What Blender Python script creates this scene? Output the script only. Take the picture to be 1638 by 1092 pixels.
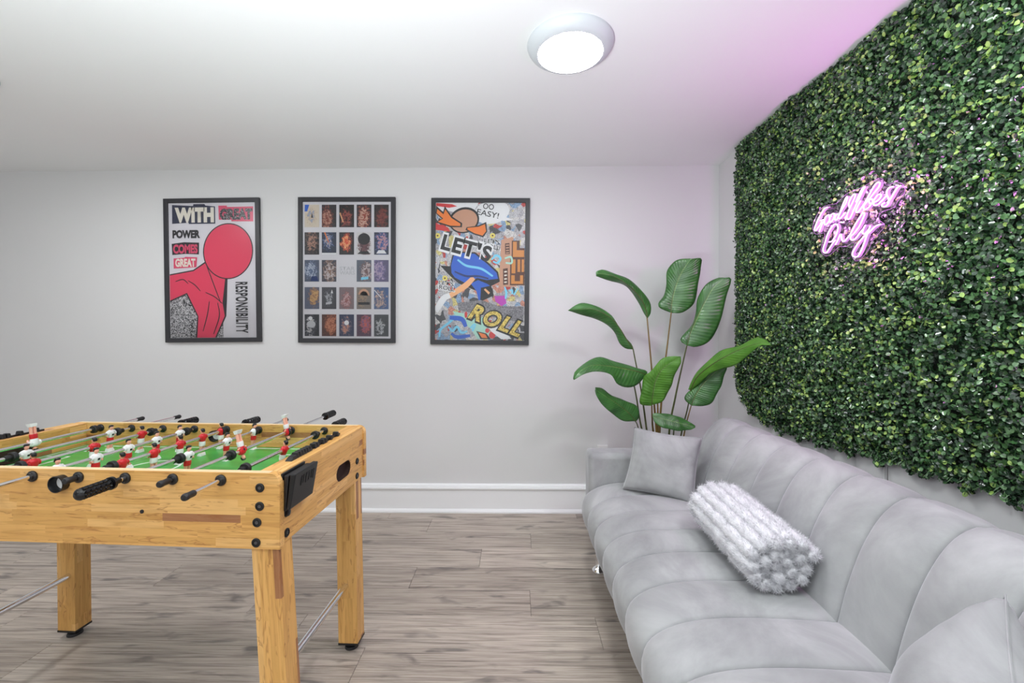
import bpy, bmesh, math, random
import numpy as np
from mathutils import Vector, Matrix
from mathutils.geometry import tessellate_polygon

for o in list(bpy.data.objects):
    bpy.data.objects.remove(o)
scene = bpy.context.scene
COL = scene.collection
rnd = random.Random(7)
nrg = np.random.default_rng(11)
PI = math.pi

# ------------------------------------------------------------------ camera
CAM_H = 1.27
YAW, PIT, ROL = map(math.radians, (1.06102, 0.57794, -0.11764))
PPX, PPY, FPX = 812.576, 534.485, 690.0
def _rot():
    W = np.array([[1, 0, 0], [0, 0, -1], [0, 1, 0.]])
    Ry = np.array([[math.cos(YAW), 0, math.sin(YAW)], [0, 1, 0], [-math.sin(YAW), 0, math.cos(YAW)]])
    Rx = np.array([[1, 0, 0], [0, math.cos(PIT), -math.sin(PIT)], [0, math.sin(PIT), math.cos(PIT)]])
    Rz = np.array([[math.cos(ROL), -math.sin(ROL), 0], [math.sin(ROL), math.cos(ROL), 0], [0, 0, 1]])
    return Rz @ Rx @ Ry @ W
RC = _rot()
CC = np.array([0, 0, CAM_H])
def at(x, y, axis, v):
    """point of the plane coordinate[axis] = v that the photograph shows at pixel x, y"""
    d = RC.T @ np.array([(x - PPX) / FPX, (y - PPY) / FPX, 1.0])
    p = CC + d * ((v - CC[axis]) / d[axis])
    return Vector((float(p[0]), float(p[1]), float(p[2])))
cam = bpy.data.cameras.new('camera')
cam.sensor_width = 36.0
cam.lens = FPX / 1638 * 36.0
cam.shift_x = (819 - PPX) / 1638
cam.shift_y = (PPY - 546) / 1638
cam.clip_start = 0.02
camo = bpy.data.objects.new('camera', cam)
COL.objects.link(camo)
m = Matrix((Vector(RC[0]), Vector(-RC[1]), Vector(-RC[2]))).transposed().to_4x4()
m.translation = Vector((0, 0, CAM_H))
camo.matrix_world = m
scene.camera = camo

# ------------------------------------------------------------------ light, exposure
scene.view_settings.view_transform = 'Standard'
scene.view_settings.look = 'None'
scene.view_settings.gamma = 1.0
scene.view_settings.use_curve_mapping = False
scene.view_settings.exposure = 0.0
LAMP_POWER = 82.0        # emission of the lamp diffusers
NEON_CORE = 2.0
NEON_LIGHT_W = 6.5
NEON_SIDE = 0.85
world = bpy.data.worlds.new('world')
scene.world = world
world.use_nodes = True
world.node_tree.nodes['Background'].inputs[0].default_value = (0.8, 0.85, 0.9, 1)
world.node_tree.nodes['Background'].inputs[1].default_value = 0.3
# unseen fill light added behind the camera, in an opening made up for it
FILL_W = 22.0
FILL_OPENING = (-3.1, 0.9, 0.05, 2.15)      # x0, x1, z0, z1 of that opening
dl = bpy.data.lights.new('added_fill', 'AREA')
dl.shape = 'RECTANGLE'
dl.size, dl.size_y = FILL_OPENING[1] - FILL_OPENING[0], FILL_OPENING[3] - FILL_OPENING[2]
dl.energy = FILL_W
dl.color = (0.93, 0.975, 1.0)
dlo = bpy.data.objects.new('added_fill', dl)
COL.objects.link(dlo)
dlo.location = ((FILL_OPENING[0] + FILL_OPENING[1]) / 2, -2.93, (FILL_OPENING[2] + FILL_OPENING[3]) / 2)
dlo.rotation_euler = (math.radians(90), 0, 0)
# unseen uplight added beside the camera to brighten the ceiling
fl = bpy.data.lights.new('added_uplight', 'AREA')
fl.shape = 'DISK'
fl.size = 0.9
fl.energy = 82.0
fl.color = (0.90, 0.965, 1.0)
flo = bpy.data.objects.new('added_uplight', fl)
COL.objects.link(flo)
flo.location = (-0.55, 0.0, 1.0)
flo.rotation_euler = (PI, 0, 0)
LAMPS = [(0.216, 1.718), (-2.45, 1.80), (0.93, 0.72), (-2.45, -0.75), (-1.1, -2.0)]  # last one is unseen, added behind the camera for even brightness

CEIL = 2.398
XR, YB, XL, YF = 1.396, 3.0, -4.3, -2.9

# ------------------------------------------------------------------ helpers: objects
def srgb(r, g, b, a=1.0):
    f = lambda c: (c / 255 / 12.92) if c / 255 <= 0.04045 else ((c / 255 + 0.055) / 1.055) ** 2.4
    return (f(r), f(g), f(b), a)

def empty(name, label, cat, loc=(0, 0, 0), rz=0.0, group=None):
    o = bpy.data.objects.new(name, None)
    o.empty_display_size = 0.05
    COL.objects.link(o)
    o.location = loc
    o.rotation_euler = (0, 0, rz)
    o['label'] = label
    o['category'] = cat
    if group:
        o['group'] = group
    return o

def tag(o, label, cat, group=None):
    o['label'] = label
    o['category'] = cat
    if group:
        o['group'] = group
    return o

class MB:
    def __init__(self):
        self.v, self.f, self.mi, self.uv = [], [], [], None
    def add(self, vs, fs, mi=0):
        b = len(self.v)
        self.v += [tuple(p) for p in vs]
        self.f += [tuple(i + b for i in f) for f in fs]
        self.mi += [mi] * len(fs)
        return self
    def box(self, x0, x1, y0, y1, z0, z1, mi=0):
        vs = [(x0, y0, z0), (x1, y0, z0), (x1, y1, z0), (x0, y1, z0), (x0, y0, z1), (x1, y0, z1), (x1, y1, z1), (x0, y1, z1)]
        return self.add(vs, [(0, 3, 2, 1), (4, 5, 6, 7), (0, 1, 5, 4), (1, 2, 6, 5), (2, 3, 7, 6), (3, 0, 4, 7)], mi)
    def hexa(self, vs, mi=0):
        return self.add(vs, [(0, 3, 2, 1), (4, 5, 6, 7), (0, 1, 5, 4), (1, 2, 6, 5), (2, 3, 7, 6), (3, 0, 4, 7)], mi)
    def tube(self, pts, r, n=12, mi=0, caps=True, closed=False):
        pts = [Vector(p) for p in pts]
        rs = r if isinstance(r, (list, tuple)) else [r] * len(pts)
        N = len(pts)
        tan = []
        for i in range(N):
            a = pts[(i - 1) % N] if (i > 0 or closed) else pts[0]
            c = pts[(i + 1) % N] if (i < N - 1 or closed) else pts[-1]
            t = (c - a)
            tan.append(t.normalized() if t.length > 1e-9 else Vector((0, 0, 1)))
        ref = Vector((0, 0, 1)) if abs(tan[0].z) < 0.9 else Vector((1, 0, 0))
        nx = tan[0].cross(ref).normalized()
        vs, fs = [], []
        for i in range(N):
            nx = (nx - tan[i] * nx.dot(tan[i]))
            nx = nx.normalized() if nx.length > 1e-6 else tan[i].orthogonal().normalized()
            ny = tan[i].cross(nx)
            for k in range(n):
                a = 2 * PI * k / n
                vs.append(pts[i] + (nx * math.cos(a) + ny * math.sin(a)) * rs[i])
        R_ = N if closed else N - 1
        for i in range(R_):
            j = (i + 1) % N
            for k in range(n):
                fs.append((i * n + k, i * n + (k + 1) % n, j * n + (k + 1) % n, j * n + k))
        if caps and not closed:
            fs.append(tuple(range(n - 1, -1, -1)))
            fs.append(tuple((N - 1) * n + k for k in range(n)))
        return self.add(vs, fs, mi)
    def lathe(self, prof, n=24, org=(0, 0, 0), axis='z', mi=0, caps=True):
        vs, fs = [], []
        for (r, h) in prof:
            for k in range(n):
                a = 2 * PI * k / n
                c, s = r * math.cos(a), r * math.sin(a)
                p = (c, s, h) if axis == 'z' else ((h, c, s) if axis == 'x' else (s, h, c))
                vs.append((org[0] + p[0], org[1] + p[1], org[2] + p[2]))
        for i in range(len(prof) - 1):
            for k in range(n):
                fs.append((i * n + k, i * n + (k + 1) % n, (i + 1) * n + (k + 1) % n, (i + 1) * n + k))
        if caps:
            fs.append(tuple(range(n - 1, -1, -1)))
            fs.append(tuple((len(prof) - 1) * n + k for k in range(n)))
        return self.add(vs, fs, mi)
    def plate(self, outer, holes, frame, mi=0):
        """flat plate with holes: outlines in 2D, frame(u, v, w) -> 3D with w in 0..1 across the thickness"""
        loops = [outer] + list(holes)
        flat = [p for l in loops for p in l]
        tri = tessellate_polygon([[Vector((p[0], p[1], 0)) for p in l] for l in loops])
        n = len(flat)
        vs = [frame(p[0], p[1], 0) for p in flat] + [frame(p[0], p[1], 1) for p in flat]
        fs = [tuple(t) for t in tri] + [tuple(i + n for i in reversed(t)) for t in tri]
        b = 0
        for l in loops:
            k = len(l)
            for i in range(k):
                j = (i + 1) % k
                fs.append((b + i, b + j, b + j + n, b + i + n))
            b += k
        return self.add(vs, fs, mi)
    def build(self, name, mat, parent=None, smooth=False, bevel=0.0, seg=2, angle=35, fix=True, label=None):
        me = bpy.data.meshes.new(name)
        me.from_pydata(self.v, [], self.f)
        mats = mat if isinstance(mat, (list, tuple)) else [mat]
        for q in mats:
            me.materials.append(q)
        if len(mats) > 1:
            me.polygons.foreach_set('material_index', self.mi)
        if fix:
            bm = bmesh.new()
            bm.from_mesh(me)
            bmesh.ops.recalc_face_normals(bm, faces=bm.faces)
            bm.to_mesh(me)
            bm.free()
        if smooth:
            me.polygons.foreach_set('use_smooth', [True] * len(me.polygons))
            if angle:
                try:
                    me.set_sharp_from_angle(angle=math.radians(angle))
                except Exception:
                    pass
        me.update()
        o = bpy.data.objects.new(name, me)
        COL.objects.link(o)
        if parent is not None:
            o.parent = parent
        if bevel > 0:
            md = o.modifiers.new('bevel', 'BEVEL')
            md.width = bevel
            md.segments = seg
            md.limit_method = 'ANGLE'
            md.angle_limit = math.radians(40)
        if label:
            o['label'] = label
        return o

def struct(o):
    o['kind'] = 'structure'
    return o

def resample(pts, n):
    """smooth (Catmull-Rom) resampling of a polyline to n points evenly along its length"""
    P = np.array([list(p) for p in pts], float)
    if len(P) > 2:
        Q = np.vstack([2 * P[0] - P[1], P, 2 * P[-1] - P[-2]])
        out = []
        for i in range(1, len(Q) - 2):
            for s in np.linspace(0, 1, 10, endpoint=False):
                a, b, c, d = Q[i - 1], Q[i], Q[i + 1], Q[i + 2]
                out.append(0.5 * ((2 * b) + (c - a) * s + (2 * a - 5 * b + 4 * c - d) * s * s + (3 * b - a - 3 * c + d) * s ** 3))
        out.append(P[-1])
        P = np.array(out)
    L = np.concatenate([[0], np.cumsum(np.linalg.norm(np.diff(P, axis=0), axis=1))])
    t = np.linspace(0, L[-1], n)
    return np.stack([np.interp(t, L, P[:, k]) for k in range(P.shape[1])], 1)

# ------------------------------------------------------------------ helpers: materials
class NT:
    def __init__(self, name):
        self.m = bpy.data.materials.new(name)
        self.m.use_nodes = True
        self.t = self.m.node_tree
        self.b = self.t.nodes['Principled BSDF']
        self.out = self.t.nodes['Material Output']
    def n(self, typ, **kw):
        nd = self.t.nodes.new(typ)
        for k, v in kw.items():
            setattr(nd, k, v)
        return nd
    def l(self, a, b):
        self.t.links.new(a, b)
    def coord(self, kind='Object', scale=(1, 1, 1), rot=(0, 0, 0), loc=(0, 0, 0), add=None):
        tc = self.n('ShaderNodeTexCoord')
        src = tc.outputs[kind]
        if add is not None:
            va = self.n('ShaderNodeVectorMath', operation='ADD')
            self.l(src, va.inputs[0]); self.l(add, va.inputs[1])
            src = va.outputs[0]
        mp = self.n('ShaderNodeMapping')
        mp.inputs['Scale'].default_value = scale
        mp.inputs['Rotation'].default_value = rot
        mp.inputs['Location'].default_value = loc
        self.l(src, mp.inputs[0])
        return mp.outputs[0]
    def noise(self, vec, scale=5, detail=4, rough=0.5, dist=0.0):
        nd = self.n('ShaderNodeTexNoise')
        nd.inputs['Scale'].default_value = scale
        nd.inputs['Detail'].default_value = detail
        nd.inputs['Roughness'].default_value = rough
        nd.inputs['Distortion'].default_value = dist
        if vec is not None:
            self.l(vec, nd.inputs['Vector'])
        return nd.outputs[0]
    def ramp(self, fac, stops, interp='LINEAR'):
        r = self.n('ShaderNodeValToRGB')
        r.color_ramp.interpolation = interp
        els = r.color_ramp.elements
        while len(els) < len(stops):
            els.new(0.5)
        for e, (p, c) in zip(els, stops):
            e.position = p
            e.color = c
        self.l(fac, r.inputs[0])
        return r.outputs[0]
    def mix(self, fac, a, b, mode='MIX'):
        x = self.n('ShaderNodeMix', data_type='RGBA', blend_type=mode)
        for i, val in ((0, fac), (6, a), (7, b)):
            if hasattr(val, 'links'):
                self.l(val, x.inputs[i])
            else:
                x.inputs[i].default_value = val
        return x.outputs[2]
    def math(self, op, a, b=0.0, c=0.0):
        x = self.n('ShaderNodeMath', operation=op)
        for i, val in ((0, a), (1, b), (2, c)):
            if hasattr(val, 'links'):
                self.l(val, x.inputs[i])
            else:
                x.inputs[i].default_value = val
        return x.outputs[0]
    def bump(self, h, strength=0.2, dist=0.01):
        b = self.n('ShaderNodeBump')
        b.inputs['Strength'].default_value = strength
        b.inputs['Distance'].default_value = dist
        self.l(h, b.inputs['Height'])
        self.l(b.outputs[0], self.b.inputs['Normal'])
        return b
    def base(self, c):
        if hasattr(c, 'links'):
            self.l(c, self.b.inputs['Base Color'])
        else:
            self.b.inputs['Base Color'].default_value = c
    def set(self, **kw):
        for k, v in kw.items():
            self.b.inputs[k.replace('_', ' ')].default_value = v
        return self.m

def plain(name, col, rough=0.5, metal=0.0, var=0.0, **kw):
    t = NT(name)
    if var > 0:
        nz = t.noise(t.coord(), 18, 5)
        dk = tuple(c * (1 - var) for c in col[:3]) + (1,)
        t.base(t.ramp(nz, [(0.3, dk), (0.7, col)]))
    else:
        t.base(col)
    t.set(Roughness=rough, Metallic=metal, **kw)
    return t.m

def mat_wall(name, col):
    t = NT(name)
    nz = t.noise(t.coord(), 1.3, 2)
    t.base(t.ramp(nz, [(0.3, tuple(c * 0.985 for c in col[:3]) + (1,)), (0.7, col)]))
    t.bump(t.noise(t.coord(), 260, 3), 0.05, 0.001)
    return t.set(Roughness=0.62)

M = {}
M['wall'] = mat_wall('wall_paint', srgb(217, 217, 217))
M['ceil'] = mat_wall('ceiling_paint', srgb(238, 239, 239))
M['trim'] = plain('trim_paint', srgb(240, 241, 242), 0.35)
M['black'] = plain('black_plastic', srgb(24, 24, 26), 0.38)
M['grip'] = plain('glossy_black_plastic', srgb(20, 20, 22), 0.2)
M['rubber'] = plain('black_rubber', srgb(30, 30, 32), 0.5)
M['frame'] = plain('black_frame', srgb(48, 48, 52), 0.42, var=0.15)
M['chrome'] = plain('chrome', (0.82, 0.82, 0.83, 1), 0.12, 1.0)
M['steel'] = plain('brushed_steel', (0.86, 0.85, 0.84, 1), 0.16, 1.0)
M['gunmetal'] = plain('gunmetal', (0.16, 0.16, 0.17, 1), 0.35, 0.8)
M['darkhole'] = plain('dark_cavity', srgb(48, 26, 20), 0.7)  # shade inside the openings put into the colour
M['white_plastic'] = plain('white_plastic', srgb(228, 228, 226), 0.4)
M['paper'] = plain('poster_paper', srgb(214, 211, 216), 0.6)

def mat_planks():
    t = NT('grey_oak_laminate')
    oi = t.n('ShaderNodeObjectInfo')
    cmb = t.n('ShaderNodeCombineXYZ')
    t.l(t.math('MULTIPLY', oi.outputs['Random'], 37.0), cmb.inputs[0])
    t.l(t.math('MULTIPLY', oi.outputs['Random'], 91.0), cmb.inputs[1])
    off = cmb.outputs[0]
    # wavy grain lines along the plank
    g = t.noise(t.coord(scale=(0.75, 17, 1), add=off), 3.0, 7, 0.60, 1.1)
    fine = t.noise(t.coord(scale=(1.7, 100, 1), add=off), 2.2, 5, 0.65, 0.4)
    c1 = t.ramp(g, [(0.32, srgb(104, 95, 90)), (0.43, srgb(158, 147, 138)), (0.52, srgb(186, 175, 165)), (0.70, srgb(210, 200, 189))])
    c2 = t.ramp(fine, [(0.38, srgb(118, 108, 101)), (0.5, srgb(184, 174, 165)), (0.60, srgb(220, 212, 203))])
    c = t.mix(0.36, c1, c2)
    # knots
    kn = t.noise(t.coord(scale=(3.2, 11, 1), add=off), 1.25, 3, 0.55, 0.5)
    km = t.ramp(kn, [(0.585, (0, 0, 0, 1)), (0.70, (1, 1, 1, 1))])
    c = t.mix(t.math('MULTIPLY', km, 0.72), c, srgb(96, 92, 92))
    # each board slightly lighter or darker
    pl = t.ramp(oi.outputs['Random'], [(0, srgb(226, 222, 218)), (1, srgb(255, 252, 248))])
    c = t.mix(1.0, c, pl, 'MULTIPLY')
    t.base(c)
    t.bump(fine, 0.10, 0.002)
    return t.set(Roughness=0.46)
M['plank'] = mat_planks()
M['subfloor'] = plain('plank_gap', srgb(60, 52, 46), 0.9)

def mat_butcher(name, along):
    """finger-jointed pine laminate: staves run along the axis 'along' (0 x, 1 y, 2 z)"""
    t = NT(name)
    tc = t.n('ShaderNodeTexCoord')
    sp = t.n('ShaderNodeSeparateXYZ')
    t.l(tc.outputs['Object'], sp.inputs[0])
    ax = [sp.outputs[i] for i in range(3)]
    L = ax[along]
    others = [ax[i] for i in range(3) if i != along]
    # stave row number from both cross axes
    r1 = t.math('FLOOR', t.math('MULTIPLY', others[0], 46.0))
    r2 = t.math('FLOOR', t.math('MULTIPLY', others[1], 46.0))
    oi = t.n('ShaderNodeObjectInfo')
    row = t.math('ADD', t.math('ADD', r1, t.math('MULTIPLY', r2, 7.0)), t.math('FLOOR', t.math('MULTIPLY', oi.outputs['Random'], 97.0)))
    wn = t.n('ShaderNodeTexWhiteNoise', noise_dimensions='1D')
    t.l(row, wn.inputs['W'])
    seg = t.math('FLOOR', t.math('ADD', t.math('MULTIPLY', L, 4.4), t.math('MULTIPLY', wn.outputs[0], 9.0)))
    w2 = t.n('ShaderNodeTexWhiteNoise', noise_dimensions='2D')
    cb = t.n('ShaderNodeCombineXYZ')
    t.l(row, cb.inputs[0]); t.l(seg, cb.inputs[1])
    t.l(cb.outputs[0], w2.inputs['Vector'])
    val = w2.outputs[0]
    base = t.ramp(val, [(0.0, srgb(216, 165, 94)), (0.22, srgb(226, 175, 103)), (0.5, srgb(220, 168, 97)), (0.7, srgb(232, 184, 116)), (0.90, srgb(168, 117, 79))], 'CONSTANT')
    sc = [42, 42, 42]
    sc[along] = 2.6
    off = t.n('ShaderNodeCombineXYZ')
    t.l(t.math('MULTIPLY', val, 5.0), off.inputs[along])
    g = t.noise(t.coord(scale=tuple(sc), add=off.outputs[0]), 1.6, 5, 0.6, 1.2)
    gm = t.ramp(g, [(0.34, (0.80, 0.73, 0.64, 1)), (0.5, (0.97, 0.96, 0.94, 1)), (0.7, (1.04, 1.04, 1.03, 1))])
    c = t.mix(1.0, base, gm, 'MULTIPLY')
    # dark wavy growth-ring streaks
    sc2 = [30, 30, 30]
    sc2[along] = 5
    k = t.noise(t.coord(scale=tuple(sc2), add=off.outputs[0]), 0.9, 2, 0.5, 2.5)
    km = t.ramp(k, [(0.60, (0, 0, 0, 1)), (0.64, (1, 1, 1, 1)), (0.69, (0, 0, 0, 1))])
    c = t.mix(t.math('MULTIPLY', km, 0.55), c, srgb(150, 88, 44))
    t.base(c)
    t.bump(g, 0.04, 0.001)
    return t.set(Roughness=0.42)
M['wood_x'] = mat_butcher('pine_staves_lengthwise', 0)
M['wood_y'] = mat_butcher('pine_staves_crosswise', 1)
M['wood_z'] = mat_butcher('pine_staves_upright', 2)
M['edge_wood'] = plain('pale_pine_edge', srgb(234, 205, 160), 0.5, var=0.12)

def mat_velvet():
    t = NT('grey_velvet')
    a = t.noise(t.coord(), 3.2, 6, 0.62, 0.6)
    b = t.noise(t.coord(), 420, 2)
    c = t.ramp(a, [(0.32, srgb(134, 135, 136)), (0.5, srgb(155, 156, 157)), (0.68, srgb(174, 175, 176))])
    t.base(c)
    t.bump(b, 0.12, 0.001)
    t.set(Roughness=0.8)
    t.b.inputs['Sheen Weight'].default_value = 0.45
    t.b.inputs['Sheen Roughness'].default_value = 0.35
    t.b.inputs['Sheen Tint'].default_value = (0.95, 0.95, 1, 1)
    return t.m
M['velvet'] = mat_velvet()
def mat_plush():
    t = NT('pale_grey_plush')
    a = t.noise(t.coord(), 60, 4)
    t.base(t.ramp(a, [(0.3, srgb(206, 206, 210)), (0.7, srgb(230, 230, 234))]))
    t.bump(t.noise(t.coord(), 300, 3), 0.6, 0.004)
    t.set(Roughness=0.95)
    t.b.inputs['Sheen Weight'].default_value = 0.3
    return t.m
M['plush'] = mat_plush()

# ------------------------------------------------------------------ the room shell
T = 0.12
struct(MB().box(XL - T, XR + T, YB, YB + T, -0.1, CEIL + 0.1).build('wall_back', M['wall']))
struct(MB().box(XR, XR + T, YF, YB, -0.1, CEIL + 0.1).build('wall_right', M['wall']))
struct(MB().box(XL - T, XL, YF, YB, -0.1, CEIL + 0.1).build('wall_left', M['wall']))
struct(MB().plate([(XL - T, -0.1), (XR + T, -0.1), (XR + T, CEIL + 0.1), (XL - T, CEIL + 0.1)],
                  [[(FILL_OPENING[0], FILL_OPENING[2]), (FILL_OPENING[0], FILL_OPENING[3]), (FILL_OPENING[1], FILL_OPENING[3]), (FILL_OPENING[1], FILL_OPENING[2])]], lambda u, v, t: (u, YF - T * t, v)).build('wall_front', M['wall']))
wf = MB()
for x in np.linspace(FILL_OPENING[0], FILL_OPENING[1], 5):
    wf.box(x - 0.03, x + 0.03, YF - 0.025, YF + 0.02, FILL_OPENING[2], FILL_OPENING[3])
for z in (FILL_OPENING[2] + 0.03, FILL_OPENING[3] - 0.03):
    wf.box(FILL_OPENING[0], FILL_OPENING[1], YF - 0.025, YF + 0.02, z - 0.03, z + 0.03)
struct(wf.build('added_window_1', M['trim']))  # bars framing the opening made up for the fill light
struct(MB().box(XL, XR, YF, YB, CEIL, CEIL + 0.1).build('ceiling', M['ceil']))
floor = struct(MB().box(XL, XR, YF, YB, -0.1, -0.004).build('floor', M['subfloor']))

# floor boards: rows run along x; joints measured where the photograph shows them
PITCH, PL = 0.1965, 1.28
rows = {0: -0.87, 1: -0.566, 2: 0.088, 3: -0.20, 4: -0.531, 5: 0.065, 6: -0.934, 7: -0.606}
def plank(x0, x1, y0, y1):
    g, c = 0.0006, 0.0012
    a, b, d, e = x0 + g, x1 - g, y0 + g, y1 - g
    mb = MB()
    mb.add([(a, d, -0.004), (b, d, -0.004), (b, e, -0.004), (a, e, -0.004),
            (a, d, -c), (b, d, -c), (b, e, -c), (a, e, -c),
            (a + c, d + c, 0), (b - c, d + c, 0), (b - c, e - c, 0), (a + c, e - c, 0)],
           [(0, 1, 5, 4), (1, 2, 6, 5), (2, 3, 7, 6), (3, 0, 4, 7), (4, 5, 9, 8), (5, 6, 10, 9), (6, 7, 11, 10), (7, 4, 8, 11), (8, 9, 10, 11)])
    mb.build('plank', M['plank'], floor, fix=False)
y1 = YB
k = 0
while y1 > YF:
    y0 = max(YF, 3.082 - (k + 1) * PITCH)
    j = rows.get(k, rnd.uniform(-1.1, 0.1))
    xs = [XL]
    x = j - PL * 4
    while x < XR:
        if x > XL + 0.02 and x < XR - 0.02:
            xs.append(x)
        x += PL
    xs.append(XR)
    for a, b in zip(xs[:-1], xs[1:]):
        plank(a, b, y0, y1)
    y1 = y0
    k += 1

# baseboards: base shoe, flat board, moulded cap
BPROF = [(0, 0), (0.028, 0), (0.028, 0.010), (0.022, 0.020), (0.014, 0.026), (0.014, 0.156), (0.017, 0.159), (0.024, 0.163), (0.026, 0.170), (0.024, 0.178), (0.017, 0.180), (0.017, 0.186), (0.013, 0.193), (0.006, 0.197), (0, 0.198)]
def baseboard(name, p0, p1, nrm):
    mb = MB()
    vs, n = [], len(BPROF)
    for p in (p0, p1):
        for d, z in BPROF:
            vs.append((p[0] + nrm[0] * d, p[1] + nrm[1] * d, z))
    fs = [(i, (i + 1) % n, n + (i + 1) % n, n + i) for i in range(n)] + [tuple(range(n)), tuple(range(2 * n - 1, n - 1, -1))]
    return struct(mb.add(vs, fs).build(name, M['trim']))
baseboard('baseboard_back', (XL, YB), (XR, YB), (0, -1))
baseboard('baseboard_right', (XR, YF), (XR, YB - 0.028), (-1, 0))
baseboard('baseboard_left', (XL, YF), (XL, YB - 0.028), (1, 0))

# ------------------------------------------------------------------ ceiling lamps
def mat_emit(name, col, strength, base=0.9):
    t = NT(name)
    t.set(Roughness=0.5)
    t.base((base, base, base, 1))
    t.b.inputs['Emission Color'].default_value = col
    t.b.inputs['Emission Strength'].default_value = strength
    return t.m
M['diffuser'] = mat_emit('lamp_diffuser', (0.955, 0.98, 1.0, 1), LAMP_POWER)
M['bezel'] = plain('lamp_bezel', srgb(205, 210, 214), 0.45)
lamp_labels = ['round white disc ceiling light glowing above the sofa side of the room',
               'round white disc ceiling light just beyond the left edge of the picture',
               'round white disc ceiling light close to the leafy wall above the near sofa end',
               'round white disc ceiling light behind the camera on the games table side',
               'added unseen disc ceiling light brightening the rear of the room behind the camera']
for (lx, ly), lab in zip(LAMPS, lamp_labels):
    e = empty('ceiling_light', lab, 'light', (lx, ly, CEIL), 0, 'disc lights on the ceiling')
    MB().lathe([(0.168, 0.0), (0.170, -0.006), (0.167, -0.014), (0.158, -0.026), (0.145, -0.035), (0.131, -0.040), (0.127, -0.040), (0.126, -0.034)], 64).build('bezel', M['bezel'], e, smooth=True, angle=50)
    MB().lathe([(0.1262, -0.036), (0.1262, -0.041), (0.10, -0.0435), (0.05, -0.0445), (0.002, -0.045)], 48).build('diffuser', M['diffuser'], e, smooth=True, angle=50)

# wall outlet behind the sofa arm
c = at(963.5, 711, 1, YB)
e = empty('wall_outlet', 'white wall outlet plate peeking above the far sofa arm', 'outlet', (c.x, YB - 0.004, c.z - 0.062))
MB().box(-0.036, 0.036, -0.004, 0.0035, -0.06, 0.06).build('cover_plate', M['white_plastic'], e, bevel=0.002)
for s in (-1, 1):
    MB().lathe([(0.016, -0.0055), (0.0165, -0.004)], 20, (0, 0, s * 0.022), 'y').build('socket', M['white_plastic'], e)

# ------------------------------------------------------------------ framed posters
FONT = None
def text_mesh(s, mat, parent, name, x0, x1, z0, z1, d, rot=0.0, bold=0.0, shear=0.0, spacing=1.0):
    """flat lettering, fitted to a box around (0,0), rotated, put d in front of the paper"""
    cu = bpy.data.curves.new('tmp', 'FONT')
    cu.body = s
    cu.size = 1.0
    cu.offset = bold
    cu.shear = shear
    cu.space_character = spacing
    cu.fill_mode = 'FRONT'
    cu.resolution_u = 4
    ob = bpy.data.objects.new('tmp', cu)
    COL.objects.link(ob)
    dg = bpy.context.evaluated_depsgraph_get()
    dg.update()
    me = bpy.data.meshes.new_from_object(ob.evaluated_get(dg))
    bpy.data.objects.remove(ob)
    co = np.zeros(len(me.vertices) * 3)
    me.vertices.foreach_get('co', co)
    co = co.reshape(-1, 3)
    mn, mx = co.min(0), co.max(0)
    W_, H_ = (x1 - x0), (z1 - z0)
    u = (co[:, 0] - mn[0]) / (mx[0] - mn[0]) - 0.5
    v = (co[:, 1] - mn[1]) / (mx[1] - mn[1]) - 0.5
    u, v = u * W_, v * H_
    cr, sr = math.cos(rot), math.sin(rot)
    X = (x0 + x1) / 2 + u * cr - v * sr
    Z = (z0 + z1) / 2 + u * sr + v * cr
    out = np.stack([X, np.full_like(X, d), Z], 1)
    me.vertices.foreach_set('co', out.ravel())
    me.materials.clear()
    me.materials.append(mat)
    me.name = name
    o = bpy.data.objects.new(name, me)
    COL.objects.link(o)
    o.parent = parent
    return o

def flat(mat, parent, name, pts, d):
    tri = tessellate_polygon([[Vector((p[0], p[1], 0)) for p in pts]])
    me = bpy.data.meshes.new(name)
    me.from_pydata([(p[0], d, p[1]) for p in pts], [], [tuple(t) for t in tri])
    me.materials.append(mat)
    o = bpy.data.objects.new(name, me)
    COL.objects.link(o)
    o.parent = parent
    return o

def mat_glass():
    t = NT('picture_glass')
    tr = t.n('ShaderNodeBsdfTransparent')
    gl = t.n('ShaderNodeBsdfGlossy')
    gl.inputs['Roughness'].default_value = 0.28
    fr = t.n('ShaderNodeFresnel')
    fr.inputs[0].default_value = 1.45
    mx = t.n('ShaderNodeMixShader')
    t.l(t.math('MULTIPLY', fr.outputs[0], 0.9), mx.inputs[0])
    t.l(tr.outputs[0], mx.inputs[1])
    t.l(gl.outputs[0], mx.inputs[2])
    t.l(mx.outputs[0], t.out.inputs[0])
    return t.m
M['glass'] = mat_glass()

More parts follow.
